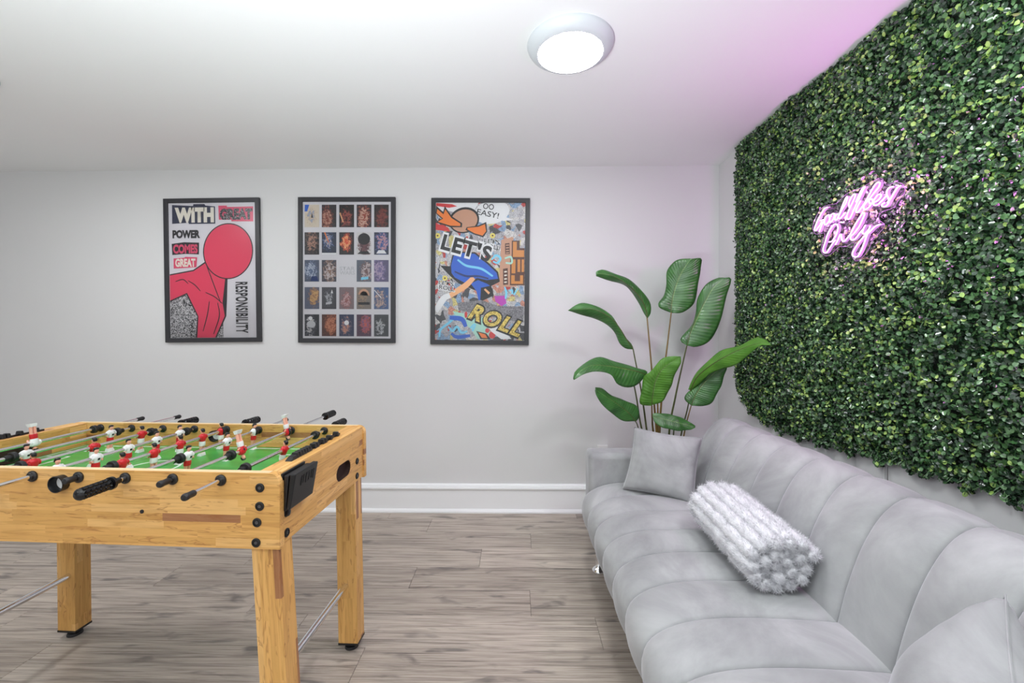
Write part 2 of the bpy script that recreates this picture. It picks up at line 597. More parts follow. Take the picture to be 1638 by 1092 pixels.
def framed(label, tl, br, tilt):
    a, b = at(*tl, 1, YB - 0.022), at(*br, 1, YB - 0.022)
    cx, cz = (a.x + b.x) / 2, (a.z + b.z) / 2
    w, h = (b.x - a.x) / 2, (a.z - b.z) / 2
    e = empty('framed_poster', label, 'poster', (cx, YB, cz), 0, 'framed posters in a row on the back wall')
    e.rotation_euler = (0, tilt, 0)
    fw = 0.031
    outer = [(-w, -h), (w, -h), (w, h), (-w, h)]
    inner = [(-w + fw, -h + fw), (-w + fw, h - fw), (w - fw, h - fw), (w - fw, -h + fw)]
    MB().plate(outer, [inner], lambda u, v, t: (u, -0.002 - 0.020 * t, v)).build('frame', M['frame'], e, bevel=0.002)
    MB().box(-w + fw - 0.004, w - fw + 0.004, -0.012, -0.002, -h + fw - 0.004, h - fw + 0.004).build('paper', M['paper'], e)
    gw, gh = w - fw + 0.001, h - fw + 0.001
    g = MB().add([(-gw, -0.0175, -gh), (gw, -0.0175, -gh), (gw, -0.0175, gh), (-gw, -0.0175, gh)], [(0, 1, 2, 3)]).build('glass_pane', M['glass'], e, fix=False)
    # mapping from the picture's own unit square (crop pixels) to the paper
    return e, w - fw, h - fw

def ink(name, c, rough=0.6):
    return plain('ink_' + name, c, rough)
INK = dict(navy=ink('navy', srgb(46, 50, 74)), cream=ink('cream', srgb(226, 220, 208)), pink=ink('pink', srgb(214, 74, 108)),
           dark=ink('dark', srgb(42, 40, 44)), red=ink('red', srgb(222, 66, 98)), white=ink('white', srgb(226, 226, 228)),
           black=ink('black', srgb(26, 26, 30)), blue=ink('blue', srgb(38, 96, 196)), deep=ink('deep_blue', srgb(30, 52, 108)),
           orange=ink('orange', srgb(230, 128, 50)), peach=ink('peach', srgb(232, 178, 130)), gold=ink('gold', srgb(214, 186, 84)),
           cyan=ink('cyan', srgb(126, 206, 232)), magenta=ink('magenta', srgb(184, 66, 178)), tan=ink('tan', srgb(196, 150, 124)),
           brown=ink('brown', srgb(88, 52, 40)), grey=ink('grey', srgb(150, 148, 152)), scarlet=ink('scarlet', srgb(206, 54, 56)),
           yellow=ink('yellow', srgb(226, 210, 110)), mint=ink('mint', srgb(172, 214, 200)), faint=ink('faint_grey', srgb(190, 190, 194)),
           ochre=ink('ochre', srgb(206, 138, 66)))

def mat_speckle(name, a, b, scale, cut=0.5):
    t = NT(name)
    nz = t.noise(t.coord('Object'), scale, 1, 0.5, 1.5)
    t.base(t.ramp(nz, [(cut - 0.01, a), (cut + 0.01, b)]))
    return t.set(Roughness=0.6)
INK['speckle'] = mat_speckle('ink_speckle', srgb(40, 40, 44), srgb(205, 203, 206), 120, 0.5)
INK['darkspeck'] = mat_speckle('ink_dark_speckle', srgb(42, 40, 46), srgb(190, 180, 186), 150, 0.60)
INK['greyspeck'] = mat_speckle('ink_grey_speckle', srgb(92, 90, 96), srgb(150, 147, 152), 160, 0.5)
INK['goldspeck'] = mat_speckle('ink_gold_leaf', srgb(176, 150, 58), srgb(226, 204, 110), 60, 0.48)

def circle(cx, cz, rx, rz, n=32, a0=0, a1=2 * PI, rot=0):
    out = []
    for i in range(n):
        a = a0 + (a1 - a0) * i / n
        x, z = rx * math.cos(a), rz * math.sin(a)
        out.append((cx + x * math.cos(rot) - z * math.sin(rot), cz + x * math.sin(rot) + z * math.cos(rot)))
    return out

def ribbon(pts, w):
    P = resample(pts, 26)
    d = np.gradient(P, axis=0)
    d /= np.linalg.norm(d, axis=1)[:, None] + 1e-9
    nrm = np.stack([-d[:, 1], d[:, 0]], 1)
    ww = w * (0.75 + 0.25 * np.sin(np.linspace(0, PI, len(P))))[:, None]
    A, B = P + nrm * ww, P - nrm * ww
    return [tuple(map(float, p)) for p in A] + [tuple(map(float, p)) for p in B[::-1]]

class Print:
    """2D layout helper: picture coordinates as read off an enlarged view, y down"""
    def __init__(self, e, hw, hh, x0, y0, x1, y1):
        self.e, self.hw, self.hh, self.b, self.k = e, hw, hh, (x0, y0, x1, y1), 0
    def q(self, x, y):
        x0, y0, x1, y1 = self.b
        return (-self.hw + 2 * self.hw * (x - x0) / (x1 - x0), self.hh - 2 * self.hh * (y - y0) / (y1 - y0))
    def d(self):
        self.k += 1
        return -0.0121 - 0.00006 * self.k
    def poly(self, ink_, pts, name='printed_shape'):
        def cl(p):
            x, z = self.q(*p)
            return (min(max(x, -self.hw), self.hw), min(max(z, -self.hh), self.hh))
        return flat(INK[ink_], self.e, name, [cl(p) for p in pts], self.d())
    def text(self, s, ink_, x0, y0, x1, y1, rot=0, bold=0.0, shear=0.0, spacing=1.0, grow=0.0):
        a, b = self.q(x0, y1), self.q(x1, y0)
        return text_mesh(s, INK[ink_], self.e, 'lettering', a[0] - grow, b[0] + grow, a[1] - grow, b[1] + grow, self.d(), rot, bold, shear, spacing)

# poster one: ransom-note lettering beside a plain rounded red shape
e, hw, hh = framed('black framed poster with WITH GREAT POWER lettering and a large pinkish red shape', (261, 317), (416.5, 547), math.radians(-0.35))
P = Print(e, hw, hh, 80, 100, 660, 1005)
P.poly('speckle', [(82, 760), (120, 730), (190, 705), (262, 860), (262, 1004), (82, 1004)])
P.poly('speckle', [(395, 960), (435, 900), (435, 1004), (385, 1004)])
P.poly('dark', [(82, 576), (240, 548), (340, 480), (470, 560), (462, 760), (456, 860), (390, 1004), (250, 1004), (262, 860), (190, 712), (82, 764)])
P.poly('red', [(82, 584), (242, 556), (345, 488), (458, 566), (432, 770), (446, 860), (380, 1004), (260, 1004), (270, 860), (196, 702), (82, 752)])
P.poly('dark', circle(474, 425, 167, 188, 48, rot=0.12))
P.poly('red', circle(474, 425, 160, 181, 48, rot=0.12))
for pts in ([(330, 520), (380, 660), (420, 770)], [(120, 625), (170, 612), (205, 640)], [(205, 620), (250, 650), (285, 690)],
            [(320, 700), (380, 730), (430, 775)], [(345, 760), (330, 850), (300, 960)], [(400, 770), (410, 860), (370, 980)]):
    P.poly('dark', ribbon(pts, 3.2))
P.poly('navy', [(105, 112), (245, 120), (248, 108), (322, 108), (328, 118), (392, 125), (392, 240), (215, 240), (215, 232), (104, 238)])
P.text('WITH', 'cream', 122, 130, 384, 232, bold=0.07)
P.poly('pink', [(414, 120), (470, 120), (472, 130), (645, 128), (645, 228), (500, 226), (498, 215), (416, 214)])
P.text('GREAT', 'darkspeck', 422, 140, 640, 216, bold=0.075)
P.text('POWER', 'dark', 105, 280, 290, 336, bold=0.06)
P.poly('dark', [(99, 372), (180, 362), (282, 366), (280, 445), (190, 440), (102, 447)])
P.text('COMES', 'pink', 108, 376, 272, 438, bold=0.05)
P.poly('pink', [(110, 470), (180, 466), (190, 460), (268, 464), (262, 530), (180, 535), (110, 538)])
P.text('GREAT', 'cream', 121, 472, 256, 528, bold=0.05)
a, b = P.q(520, 975), P.q(602, 632)
text_mesh('RESPONSIBILITY', INK['dark'], e, 'lettering', (a[0] + b[0]) / 2 - (b[1] - a[1]) / 2, (a[0] + b[0]) / 2 + (b[1] - a[1]) / 2,
          (a[1] + b[1]) / 2 - (b[0] - a[0]) / 2, (a[1] + b[1]) / 2 + (b[0] - a[0]) / 2, P.d(), -PI / 2, 0.03, 0.0, 1.12)

# poster two: a grid of small film-poster cards, each a plain coloured composition
e, hw, hh = framed('black framed poster with a five by five grid of small dark pictures', (475.5, 315.5), (632.5, 548), math.radians(0.35))
P = Print(e, hw, hh, 80, 96, 672, 1008)
def mat_card(i, dark, a1, a2, cx, cz, r):
    t = NT('card_print_%d' % i)
    co = t.coord('Generated')
    sp = t.n('ShaderNodeSeparateXYZ')
    t.l(co, sp.inputs[0])
    dx = t.math('MULTIPLY', t.math('SUBTRACT', sp.outputs[0], cx), 1.2)
    dz = t.math('SUBTRACT', sp.outputs[2], cz)
    dd = t.math('SQRT', t.math('ADD', t.math('MULTIPLY', dx, dx), t.math('MULTIPLY', dz, dz)))
    nz = t.noise(t.coord('Object', loc=(i * 3.1, 0, i * 1.7)), 55, 4, 0.65, 0.8)
    f = t.math('ADD', t.math('MULTIPLY', dd, -1.0 / r), t.math('ADD', t.math('MULTIPLY', nz, 2.2), -0.15))
    t.base(t.ramp(f, [(0.15, dark), (0.42, a1), (0.62, a2), (0.8, a1)]))
    return t.set(Roughness=0.6)
D1, N1, S1 = srgb(46, 44, 48), srgb(52, 58, 76), srgb(92, 98, 112)
cards = [[(srgb(208, 196, 180), srgb(198, 178, 152), srgb(120, 150, 196)), (D1, srgb(130, 64, 52), srgb(206, 160, 140)), (srgb(30, 26, 28), srgb(70, 34, 34), srgb(176, 90, 80)), (D1, srgb(150, 70, 56), srgb(222, 190, 170)), (srgb(38, 32, 34), srgb(96, 44, 42), srgb(150, 74, 66))],
         [(D1, srgb(96, 78, 74), srgb(200, 150, 130)), (N1, srgb(74, 104, 150), srgb(214, 190, 180)), (D1, srgb(214, 88, 60), srgb(240, 196, 140)), (srgb(208, 205, 206), srgb(120, 80, 84), srgb(60, 54, 62)), (N1, srgb(64, 92, 150), srgb(220, 160, 150))],
         [(srgb(84, 92, 110), srgb(96, 110, 138), srgb(200, 206, 220)), (srgb(70, 72, 84), srgb(140, 110, 96), srgb(212, 206, 210)), None, (S1, srgb(118, 92, 92), srgb(210, 200, 202)), (srgb(96, 90, 120), srgb(120, 108, 150), srgb(192, 170, 190))],
         [(srgb(92, 98, 118), srgb(160, 120, 90), srgb(220, 180, 120)), (srgb(74, 74, 80), srgb(84, 84, 92), srgb(190, 190, 196)), (srgb(128, 112, 116), srgb(150, 96, 96), srgb(206, 180, 180)), (srgb(128, 118, 112), srgb(160, 136, 112), srgb(90, 88, 98)), (srgb(70, 96, 140), srgb(110, 110, 130), srgb(214, 180, 160))],
         [(srgb(52, 54, 60), srgb(96, 98, 108), srgb(214, 208, 206)), (srgb(84, 52, 46), srgb(150, 88, 66), srgb(206, 140, 110)), (srgb(58, 64, 90), srgb(110, 100, 120), srgb(214, 150, 120)), (srgb(88, 66, 84), srgb(190, 96, 90), srgb(74, 92, 140)), (srgb(70, 72, 76), srgb(84, 86, 90), srgb(200, 200, 204))]]
CX = [(92, 190), (208, 305), (325, 424), (442, 540), (559, 656)]
CY = [(115, 265), (299, 448), (484, 629), (666, 812), (848, 994)]
i = 0
for r in range(5):
    for c_ in range(5):
        if cards[r][c_] is None:
            P.text('STAR', 'faint', CX[c_][0] + 2, 528, CX[c_][1] + 6, 554, bold=0.02)
            P.text('WARS', 'faint', CX[c_][0] + 2, 557, CX[c_][1] + 6, 582, bold=0.02)
            continue
        i += 1
        (x0, x1), (y0, y1_) = CX[c_], CY[r]
        a, b = P.q(x0, y1_), P.q(x1, y0)
        d = P.d()
        INK['card'] = mat_card(i, *cards[r][c_], rnd.uniform(0.35, 0.65), rnd.uniform(0.35, 0.6), rnd.uniform(0.5, 0.75))
        o = MB().box(a[0], b[0], -0.0130, -0.0119, a[1], b[1]).build('picture_card', INK['card'], e, fix=False)
        # small plain accents inside some cards
        def acc(inkn, pts):
            flat(INK[inkn], o, 'printed_shape', [(a[0] + (b[0] - a[0]) * u, a[1] + (b[1] - a[1]) * v) for u, v in pts], -0.01306)
        if (r, c_) == (0, 0):
            acc('blue', [(0.0, 0.7), (0.02, 1), (0.32, 1), (0.18, 0.7)]); acc('dark', [(0.45, 0.42), (0.5, 0.68), (0.58, 0.42)])
        elif (r, c_) == (1, 1):
            acc('orange', [(0.15, 1), (0.24, 1), (0.5, 0.55), (0.44, 0.55)]); acc('white', [(0, 0), (1, 0), (1, 0.08), (0, 0.08)])
        elif (r, c_) == (1, 3):
            acc('dark', circle(0.5, 0.7, 0.42, 0.26, 20)); acc('dark', [(0.05, 0.03), (0.95, 0.03), (0.75, 0.15), (0.25, 0.15)])
        elif (r, c_) == (1, 4):
            acc('white', [(0.15, 0.05), (0.85, 0.05), (0.7, 0.2), (0.3, 0.2)])
        elif (r, c_) == (2, 0):
            acc('deep', [(0.4, 0.03), (0.95, 0.03), (0.85, 0.25), (0.5, 0.25)])
        elif (r, c_) == (3, 1):
            acc('white', [(0.62, 0.72), (0.7, 0.9), (0.78, 0.72)]); acc('faint', [(0.28, 0.2), (0.7, 0.25), (0.7, 0.35), (0.28, 0.3)])
        elif (r, c_) == (3, 3):
            acc('tan', circle(0.5, 0.62, 0.38, 0.3, 20, 0, PI)); acc('dark', circle(0.5, 0.6, 0.27, 0.22, 20, 0, PI)); acc('dark', [(0.1, 0.2), (0.9, 0.2), (0.9, 0.32), (0.1, 0.32)])
        elif (r, c_) == (3, 4):
            acc('white', [(0.0, 0.86), (0.04, 0.88), (0.52, 0.52), (0.48, 0.5)])
        elif (r, c_) == (4, 2):
            acc('white', circle(0.5, 0.62, 0.16, 0.11, 18))
        elif (r, c_) == (4, 0):
            acc('white', circle(0.4, 0.82, 0.14, 0.09, 14)); acc('faint', circle(0.45, 0.55, 0.3, 0.16, 16))
        elif (r, c_) == (2, 3):
            acc('cyan', [(0.3, 0.08), (0.8, 0.12), (0.8, 0.24), (0.3, 0.2)])
        elif (r, c_) == (0, 2):
            acc('peach', [(0.02, 0.62), (0.08, 0.66), (0.3, 0.22), (0.24, 0.2)])

# poster three: graffiti collage with plain abstract shapes
def mat_collage():
    t = NT('graffiti_collage')
    co = t.coord('Object')
    v = t.n('ShaderNodeTexVoronoi')
    v.inputs['Scale'].default_value = 30
    wob = t.mix(0.12, co, t.n('ShaderNodeTexNoise').outputs[1])
    t.l(wob, v.inputs['Vector'])
    sp = t.n('ShaderNodeSeparateColor')
    t.l(v.outputs['Color'], sp.inputs[0])
    cells = t.ramp(sp.outputs[0], [(0, srgb(206, 204, 208)), (0.30, srgb(186, 182, 188)), (0.48, srgb(220, 216, 214)), (0.60, srgb(148, 176, 208)), (0.68, srgb(216, 150, 130)), (0.76, srgb(226, 212, 140)), (0.83, srgb(74, 74, 80)), (0.92, srgb(206, 66, 62))], 'CONSTANT')
    nz = t.noise(co, 70, 3, 0.6, 1.8)
    lines = t.ramp(nz, [(0.46, (0, 0, 0, 1)), (0.49, (1, 1, 1, 1)), (0.52, (1, 1, 1, 1)), (0.55, (0, 0, 0, 1))])
    c = t.mix(t.math('MULTIPLY', lines, 0.8), cells, srgb(48, 46, 50))
    t.base(c)
    return t.set(Roughness=0.6)
INK['collage'] = mat_collage()
e, hw, hh = framed('black framed graffiti poster with LET\'S ROLL lettering and blue and orange shapes', (688.5, 317), (847, 551), math.radians(0.6))
P = Print(e, hw, hh, 90, 98, 696, 1020)
P.poly('collage', [(90, 98), (696, 98), (696, 1020), (90, 1020)], 'printed_background')
P.poly('white', [(90, 98), (380, 98), (330, 190), (170, 150), (90, 160)])
P.poly('scarlet', [(92, 100), (200, 108), (235, 122), (180, 132), (92, 120)])
P.poly('scarlet', [(90, 235), (175, 265), (190, 292), (90, 280)])
# speech bubble
P.poly('white', circle(470, 160, 120, 78, 28, rot=-0.2))
P.poly('white', [(560, 190), (612, 212), (540, 220)])
P.text('OO', 'dark', 410, 104, 484, 142, rot=-0.12, bold=0.01)
P.text('EASY!', 'dark', 368, 152, 518, 190, rot=-0.2, bold=0.01)
# plain rounded disc and orange jagged flares
P.poly('black', circle(282, 215, 104, 86, 30, rot=-0.3))
P.poly('tan', circle(282, 218, 92, 74, 30, rot=-0.3))
P.poly('black', [(92, 118), (140, 160), (150, 120), (200, 190), (270, 235), (268, 262), (190, 262), (88, 230), (130, 205), (88, 170)])
P.poly('orange', [(100, 140), (142, 176), (154, 142), (196, 200), (258, 238), (256, 254), (190, 252), (104, 226), (140, 204), (96, 168)])
P.poly('black', [(300, 262), (380, 250), (432, 226), (440, 290), (412, 330), (350, 310), (292, 280)])
P.poly('orange', [(306, 266), (382, 258), (424, 240), (432, 288), (408, 318), (352, 302), (304, 276)])
# right side: tan and brown blocks
P.poly('tan', [(535, 345), (615, 325), (640, 660), (520, 660)])
P.poly('brown', [(560, 370), (590, 366), (594, 440), (562, 442)])
for y_ in (378, 396, 414, 430):
    P.poly('tan', [(566, y_), (588, y_ - 2), (588, y_ + 5), (566, y_ + 7)])
P.poly('brown', [(606, 350), (660, 350), (660, 400), (694, 400), (694, 470), (606, 470)])
P.poly('ochre', [(614, 358), (640, 358), (640, 414), (690, 414), (690, 460), (614, 460)])
P.poly('brown', [(596, 470), (694, 470), (694, 650), (596, 650)])
P.poly('ochre', [(606, 476), (632, 476), (632, 570), (606, 570)])
P.poly('ochre', [(646, 476), (664, 476), (664, 560), (646, 560)])
P.poly('ochre', [(674, 476), (690, 476), (690, 560), (674, 560)])
P.poly('ochre', [(604, 582), (628, 582), (628, 622), (664, 622), (664, 582), (684, 582), (684, 640), (604, 640)])
P.poly('brown', [(548, 540), (580, 534), (584, 645), (550, 648)])
for y_ in (556, 580, 604, 626):
    P.poly('cream', [(556, y_), (574, y_ - 3), (576, y_ + 6), (558, y_ + 9)])
# big blue rounded fins
P.poly('black', [(122, 520), (190, 525), (205, 450), (260, 425), (360, 430), (450, 500), (515, 560), (528, 625), (470, 655), (486, 720), (400, 760), (372, 690), (250, 640), (190, 590)])
P.poly('blue', [(200, 570), (196, 520), (212, 456), (262, 434), (356, 440), (442, 508), (505, 566), (516, 606), (440, 616), (374, 602), (300, 640), (222, 600)])
P.poly('blue', [(330, 640), (380, 616), (440, 640), (462, 654), (400, 668), (396, 760), (384, 752), (370, 690)])
P.poly('peach', ribbon([(350, 600), (300, 650), (240, 690), (180, 730)], 20))
P.poly('cyan', ribbon([(240, 480), (300, 520), (400, 540), (480, 590)], 8))
P.poly('deep', ribbon([(220, 560), (300, 590), (380, 590), (450, 606)], 7))
P.poly('white', ribbon([(190, 720), (150, 740), (110, 800), (92, 830)], 22))
P.poly('greyspeck', [(240, 770), (400, 750), (520, 790), (690, 790), (690, 900), (560, 880), (250, 820)])
P.poly('magenta', [(492, 722), (560, 720), (574, 770), (540, 790), (500, 760)])
P.poly('peach', [(420, 680), (430, 672), (462, 700), (452, 712)])
for pts, w_ in (([(560, 660), (572, 700), (566, 740)], 7), ([(580, 700), (610, 680), (616, 720), (650, 670)], 6), ([(470, 480), (500, 450), (530, 470), (510, 500), (480, 490)], 8),
                ([(560, 470), (600, 460), (606, 500), (566, 500)], 7)):
    P.poly('cyan' if pts[0][0] != 560 or pts[0][1] != 470 else 'mint', ribbon(pts, w_))
P.poly('mint', [(210, 826), (430, 870), (480, 1010), (380, 1012), (330, 940), (240, 880)])
for pts, w_, c_ in (([(120, 1000), (130, 950), (190, 900), (230, 860), (190, 870)], 8, 'cyan'), ([(190, 870), (270, 880), (300, 930)], 16, 'blue'),
                    ([(180, 930), (210, 960), (240, 930), (270, 970), (310, 960)], 8, 'cyan'), ([(200, 975), (240, 1000), (330, 990)], 12, 'blue'),
                    ([(330, 940), (360, 915), (345, 960)], 8, 'cyan')):
    P.poly(c_, ribbon(pts, w_))
P.poly('scarlet', circle(478, 985, 22, 24, 16)); P.poly('scarlet', circle(445, 955, 14, 16, 14)); P.poly('scarlet', circle(300, 850, 10, 22, 14))
P.poly('black', [(370, 958), (440, 975), (470, 1012), (400, 1012)])
P.poly('orange', [(384, 966), (432, 980), (448, 1006), (408, 1004)])
P.poly('white', [(430, 900), (540, 940), (610, 1010), (540, 1012), (470, 960)])
for cx_, cy_ in ((476, 318), (104, 320), (155, 605)):
    P.poly('yellow', circle(cx_, cy_, 18, 18, 14)); P.poly('brown', circle(cx_, cy_, 6, 6, 10))
# lettering
P.text("LET'S", 'white', 418, 340, 528, 375, rot=-0.17, bold=0.09, grow=0.002); P.text("LET'S", 'black', 420, 342, 526, 372, rot=-0.17, bold=0.01)
P.text('ROLL', 'white', 416, 374, 532, 412, rot=-0.17, bold=0.09, grow=0.002); P.text('ROLL', 'black', 420, 377, 528, 408, rot=-0.17, bold=0.01)
P.text("LET'S", 'white', 112, 624, 220, 656, rot=-0.15, bold=0.09, grow=0.002); P.text("LET'S", 'black', 114, 626, 216, 653, rot=-0.15, bold=0.01)
P.text('ROLL', 'white', 112, 654, 226, 690, rot=-0.15, bold=0.09, grow=0.002); P.text('ROLL', 'black', 116, 657, 222, 686, rot=-0.15, bold=0.01)
P.text("LET'S", 'white', 130, 342, 472, 462, rot=-0.26, bold=0.10, grow=0.010, spacing=1.16)
P.text("LET'S", 'black', 130, 346, 472, 456, rot=-0.26, bold=0.04, spacing=1.16)
P.text('ROLL', 'black', 318, 826, 690, 946, rot=-0.36, bold=0.10, grow=0.007, shear=0.25, spacing=1.16)
P.text('ROLL', 'goldspeck', 318, 830, 690, 940, rot=-0.36, bold=0.04, shear=0.25, spacing=1.16)

# ------------------------------------------------------------------ foosball table
TL_, TW, TZ, TH_ = 1.285, 0.607, 0.878, 0.210
tb = empty('foosball_table', 'pine foosball table with black handles and red and white players', 'game table', (-1.277, 1.498, 0), -0.0446)
HL, HW = TL_ / 2, TW / 2
ROD_Z = 0.857
RX = [-0.5055, -0.3654, -0.2253, -0.0852, 0.0549, 0.1950, 0.3351, 0.4752]
def rounded(x0, x1, z0, z1, r, top_only=True):
    pts = [(x0, z0), (x1, z0)]
    for i in range(7):
        a = PI / 2 * i / 6
        pts.append((x1 - r + r * math.cos(a), z1 - r + r * math.sin(a)))
    for i in range(7):
        a = PI / 2 + PI / 2 * i / 6
        pts.append((x0 + r + r * math.cos(a), z1 - r + r * math.sin(a)))
    return pts
def circ2(cx, cz, r, n=20):
    return [(cx + r * math.cos(2 * PI * i / n), cz + r * math.sin(2 * PI * i / n)) for i in range(n)]
for s, nm in ((-1, 'near'), (1, 'far')):
    holes = [circ2(x, ROD_Z, 0.0095, 14) for x in RX] if False else []
    y_out, y_in = s * HW, s * (HW - 0.022)
    o = MB().plate(rounded(-HL, HL, TZ - TH_, TZ, 0.028), holes, lambda u, v, t, a=y_out, b=y_in: (u, a + (b - a) * t, v)).build('side_panel', M['wood_x'], tb, smooth=True, bevel=0.0012)
    # pale veneer strip on the top edge
    MB().box(-HL + 0.03, HL - 0.03, min(y_out, y_in) + 0.002, max(y_out, y_in) - 0.002, TZ - 0.001, TZ + 0.0006).build('edge_strip', M['edge_wood'], o)
for s in (-1, 1):
    xo, xi = s * (HL - 0.006), s * (HL - 0.072)
    yy = HW - 0.022
    if s > 0:
        # outer face with the ball-return slot
        slot = []
        for i in range(10):
            a = -PI / 2 + PI * i / 9
            slot.append((0.107 + 0.030 + 0.029 * math.cos(a), 0.752 + 0.029 * math.sin(a)))
        for i in range(10):
            a = PI / 2 + PI * i / 9
            slot.append((0.107 - 0.030 + 0.029 * math.cos(a), 0.752 + 0.029 * math.sin(a)))
        outer = [(-yy, TZ - TH_ + 0.004), (yy, TZ - TH_ + 0.004), (yy, TZ - 0.002), (-yy, TZ - 0.002)]
        o = MB().plate(outer, [slot], lambda u, v, t: (xo - 0.018 * t, u, v)).build('end_panel', M['wood_y'], tb, bevel=0.001)
        MB().plate(slot, [[(0.107 + (p[0] - 0.107) * 0.97, 0.752 + (p[1] - 0.752) * 0.95) for p in reversed(slot)]], lambda u, v, t: (xo - 0.001 - 0.03 * t, u, v)).build('slot_shade_lining', M['darkhole'], o)  # dark lining added over the pale reveal; recess shade in its colour
        MB().box(xo - 0.05, xo - 0.0185, 0.02, 0.20, 0.71, 0.79).build('ball_tray', M['darkhole'], o)
        MB().box(xi, xo - 0.0182, -yy, yy, TZ - 0.024, TZ - 0.002).box(xi, xi + 0.012, -yy, yy, TZ - TH_ + 0.01, TZ - 0.024).build('end_rail', M['wood_y'], tb)
    else:
        MB().box(xo, xi, -yy, yy, TZ - TH_ + 0.004, TZ - 0.002).build('end_panel', M['wood_y'], tb, bevel=0.001)
    # score counter
    sc_ = bpy.data.objects.new('score_counter', None)
    COL.objects.link(sc_)
    bar = MB().box(-0.004, 0.004, -0.17, 0.145, 0.0, 0.006).build('score_counter', M['black'], tb)
    bpy.data.objects.remove(sc_)
    bar.location = (s * 0.601, 0, TZ - 0.002)
    ys = [-0.152, -0.137, -0.122, -0.107, -0.092, -0.077, -0.046, -0.030, 0.010, 0.026, 0.066, 0.118]
    for j, y in enumerate(ys):
        mb = MB()
        mb.add([(-0.012, y - 0.0068, 0.001), (0.012, y - 0.0068, 0.001), (0.012, y + 0.0068, 0.001), (-0.012, y + 0.0068, 0.001),
                (-0.009, y - 0.0048, 0.017), (0.009, y - 0.0048, 0.017), (0.009, y + 0.0048, 0.017), (-0.009, y + 0.0048, 0.017)],
               [(0, 3, 2, 1), (4, 5, 6, 7), (0, 1, 5, 4), (1, 2, 6, 5), (2, 3, 7, 6), (3, 0, 4, 7)])
        mb.build('score_bead', M['black'], bar, bevel=0.0015)
    mb = MB()
    mb.add([(-0.011, -0.192, 0.0), (0.011, -0.192, 0.0), (0.011, -0.160, 0.0), (-0.011, -0.160, 0.0),
            (-0.009, -0.180, 0.009), (0.009, -0.180, 0.009), (0.009, -0.160, 0.013), (-0.009, -0.160, 0.013)],
           [(0, 3, 2, 1), (4, 5, 6, 7), (0, 1, 5, 4), (1, 2, 6, 5), (2, 3, 7, 6), (3, 0, 4, 7)])
    mb.build('score_stop', M['black'], bar, bevel=0.001)

def mat_field():
    t = NT('green_playfield')
    nz = t.noise(t.coord(scale=(1, 6, 1)), 4, 3)
    t.base(t.ramp(nz, [(0.3, srgb(52, 150, 62)), (0.7, srgb(70, 172, 78))]))
    return t.set(Roughness=0.3)
M['field'] = mat_field()
FZ = 0.785
fx, fy = HL - 0.072, HW - 0.022
field = MB().box(-fx, fx, -fy, fy, FZ - 0.012, FZ).build('playfield', M['field'], tb)
M['line'] = plain('white_field_line', srgb(226, 232, 226), 0.4)
ln = MB()
def seg2(x0, y0, x1, y1, w=0.0035):
    d = Vector((x1 - x0, y1 - y0)).normalized() * w
    n = Vector((-d.y, d.x))
    ln.hexa([(x0 - n.x, y0 - n.y, FZ), (x1 - n.x, y1 - n.y, FZ), (x1 + n.x, y1 + n.y, FZ), (x0 + n.x, y0 + n.y, FZ),
             (x0 - n.x, y0 - n.y, FZ + 0.0004), (x1 - n.x, y1 - n.y, FZ + 0.0004), (x1 + n.x, y1 + n.y, FZ + 0.0004), (x0 + n.x, y0 + n.y, FZ + 0.0004)])
g = 0.02
for a in ((-fx + g, -fy + g, fx - g, -fy + g), (-fx + g, fy - g, fx - g, fy - g), (-fx + g, -fy + g, -fx + g, fy - g), (fx - g, -fy + g, fx - g, fy - g), (-0.015, -fy + g, -0.015, fy - g)):
    seg2(*a)
for s in (-1, 1):
    for dx, dy in ((0.10, 0.11), (0.22, 0.18)):
        xa, xb = s * (fx - g), s * (fx - g - dx)
        seg2(xa, -dy, xb, -dy); seg2(xb, -dy, xb, dy); seg2(xb, dy, xa, dy)
for i in range(32):
    a, b = 2 * PI * i / 32, 2 * PI * (i + 1) / 32
    seg2(-0.015 + 0.085 * math.cos(a), 0.085 * math.sin(a), -0.015 + 0.085 * math.cos(b), 0.085 * math.sin(b))
ln.build('field_lines', M['line'], field)
for sx in (-1, 1):
    MB().box(sx * fx - 0.002, sx * fx + 0.002, -0.09, 0.09, FZ, FZ + 0.06).build('goal_mouth', M['darkhole'], tb)

# bushings, bolts, cups
bush_prof = [(0.0155, 0.0), (0.0155, -0.004), (0.0130, -0.0065), (0.0105, -0.0072), (0.0100, -0.010), (0.0075, -0.010)]
for x in RX:
    for s in (-1, 1):
        MB().lathe([(r, -s * h * -1 if False else s * -h) for r, h in bush_prof], 24, (x, s * HW, ROD_Z), 'y').build('bushing', M['black'], tb, smooth=True)
        MB().lathe([(r, s * h) for r, h in bush_prof], 24, (x, s * (HW - 0.022), ROD_Z), 'y').build('bushing', M['black'], tb, smooth=True)
def bolt(x, y, z, axis, s):
    o = MB().lathe([(0.0125, 0), (0.0125, s * 0.0025), (0.0105, s * 0.0038), (0.0088, s * 0.0038), (0.0088, s * 0.0022), (0.0035, s * 0.0022), (0.0035, s * 0.001)], 24, (x, y, z), axis).build('bolt', M['black'], tb, smooth=True)
    MB().lathe([(0.0044, s * 0.0021), (0.0044, s * 0.0034), (0.0026, s * 0.0034), (0.0022, s * 0.0015)], 12, (x, y, z), axis).build('bolt_head', M['gunmetal'], o, smooth=True)
for x, z in ((0.587, 0.838), (0.586, 0.787), (0.578, 0.742), (0.575, 0.686)):
    bolt(x, -HW, z, 'y', -1)
    bolt(-x, -HW, z, 'y', -1)
for y, z in ((-0.262, 0.754), (-0.262, 0.696), (0.223, 0.752), (0.222, 0.694)):
    bolt(HL - 0.006, y, z, 'x', 1)
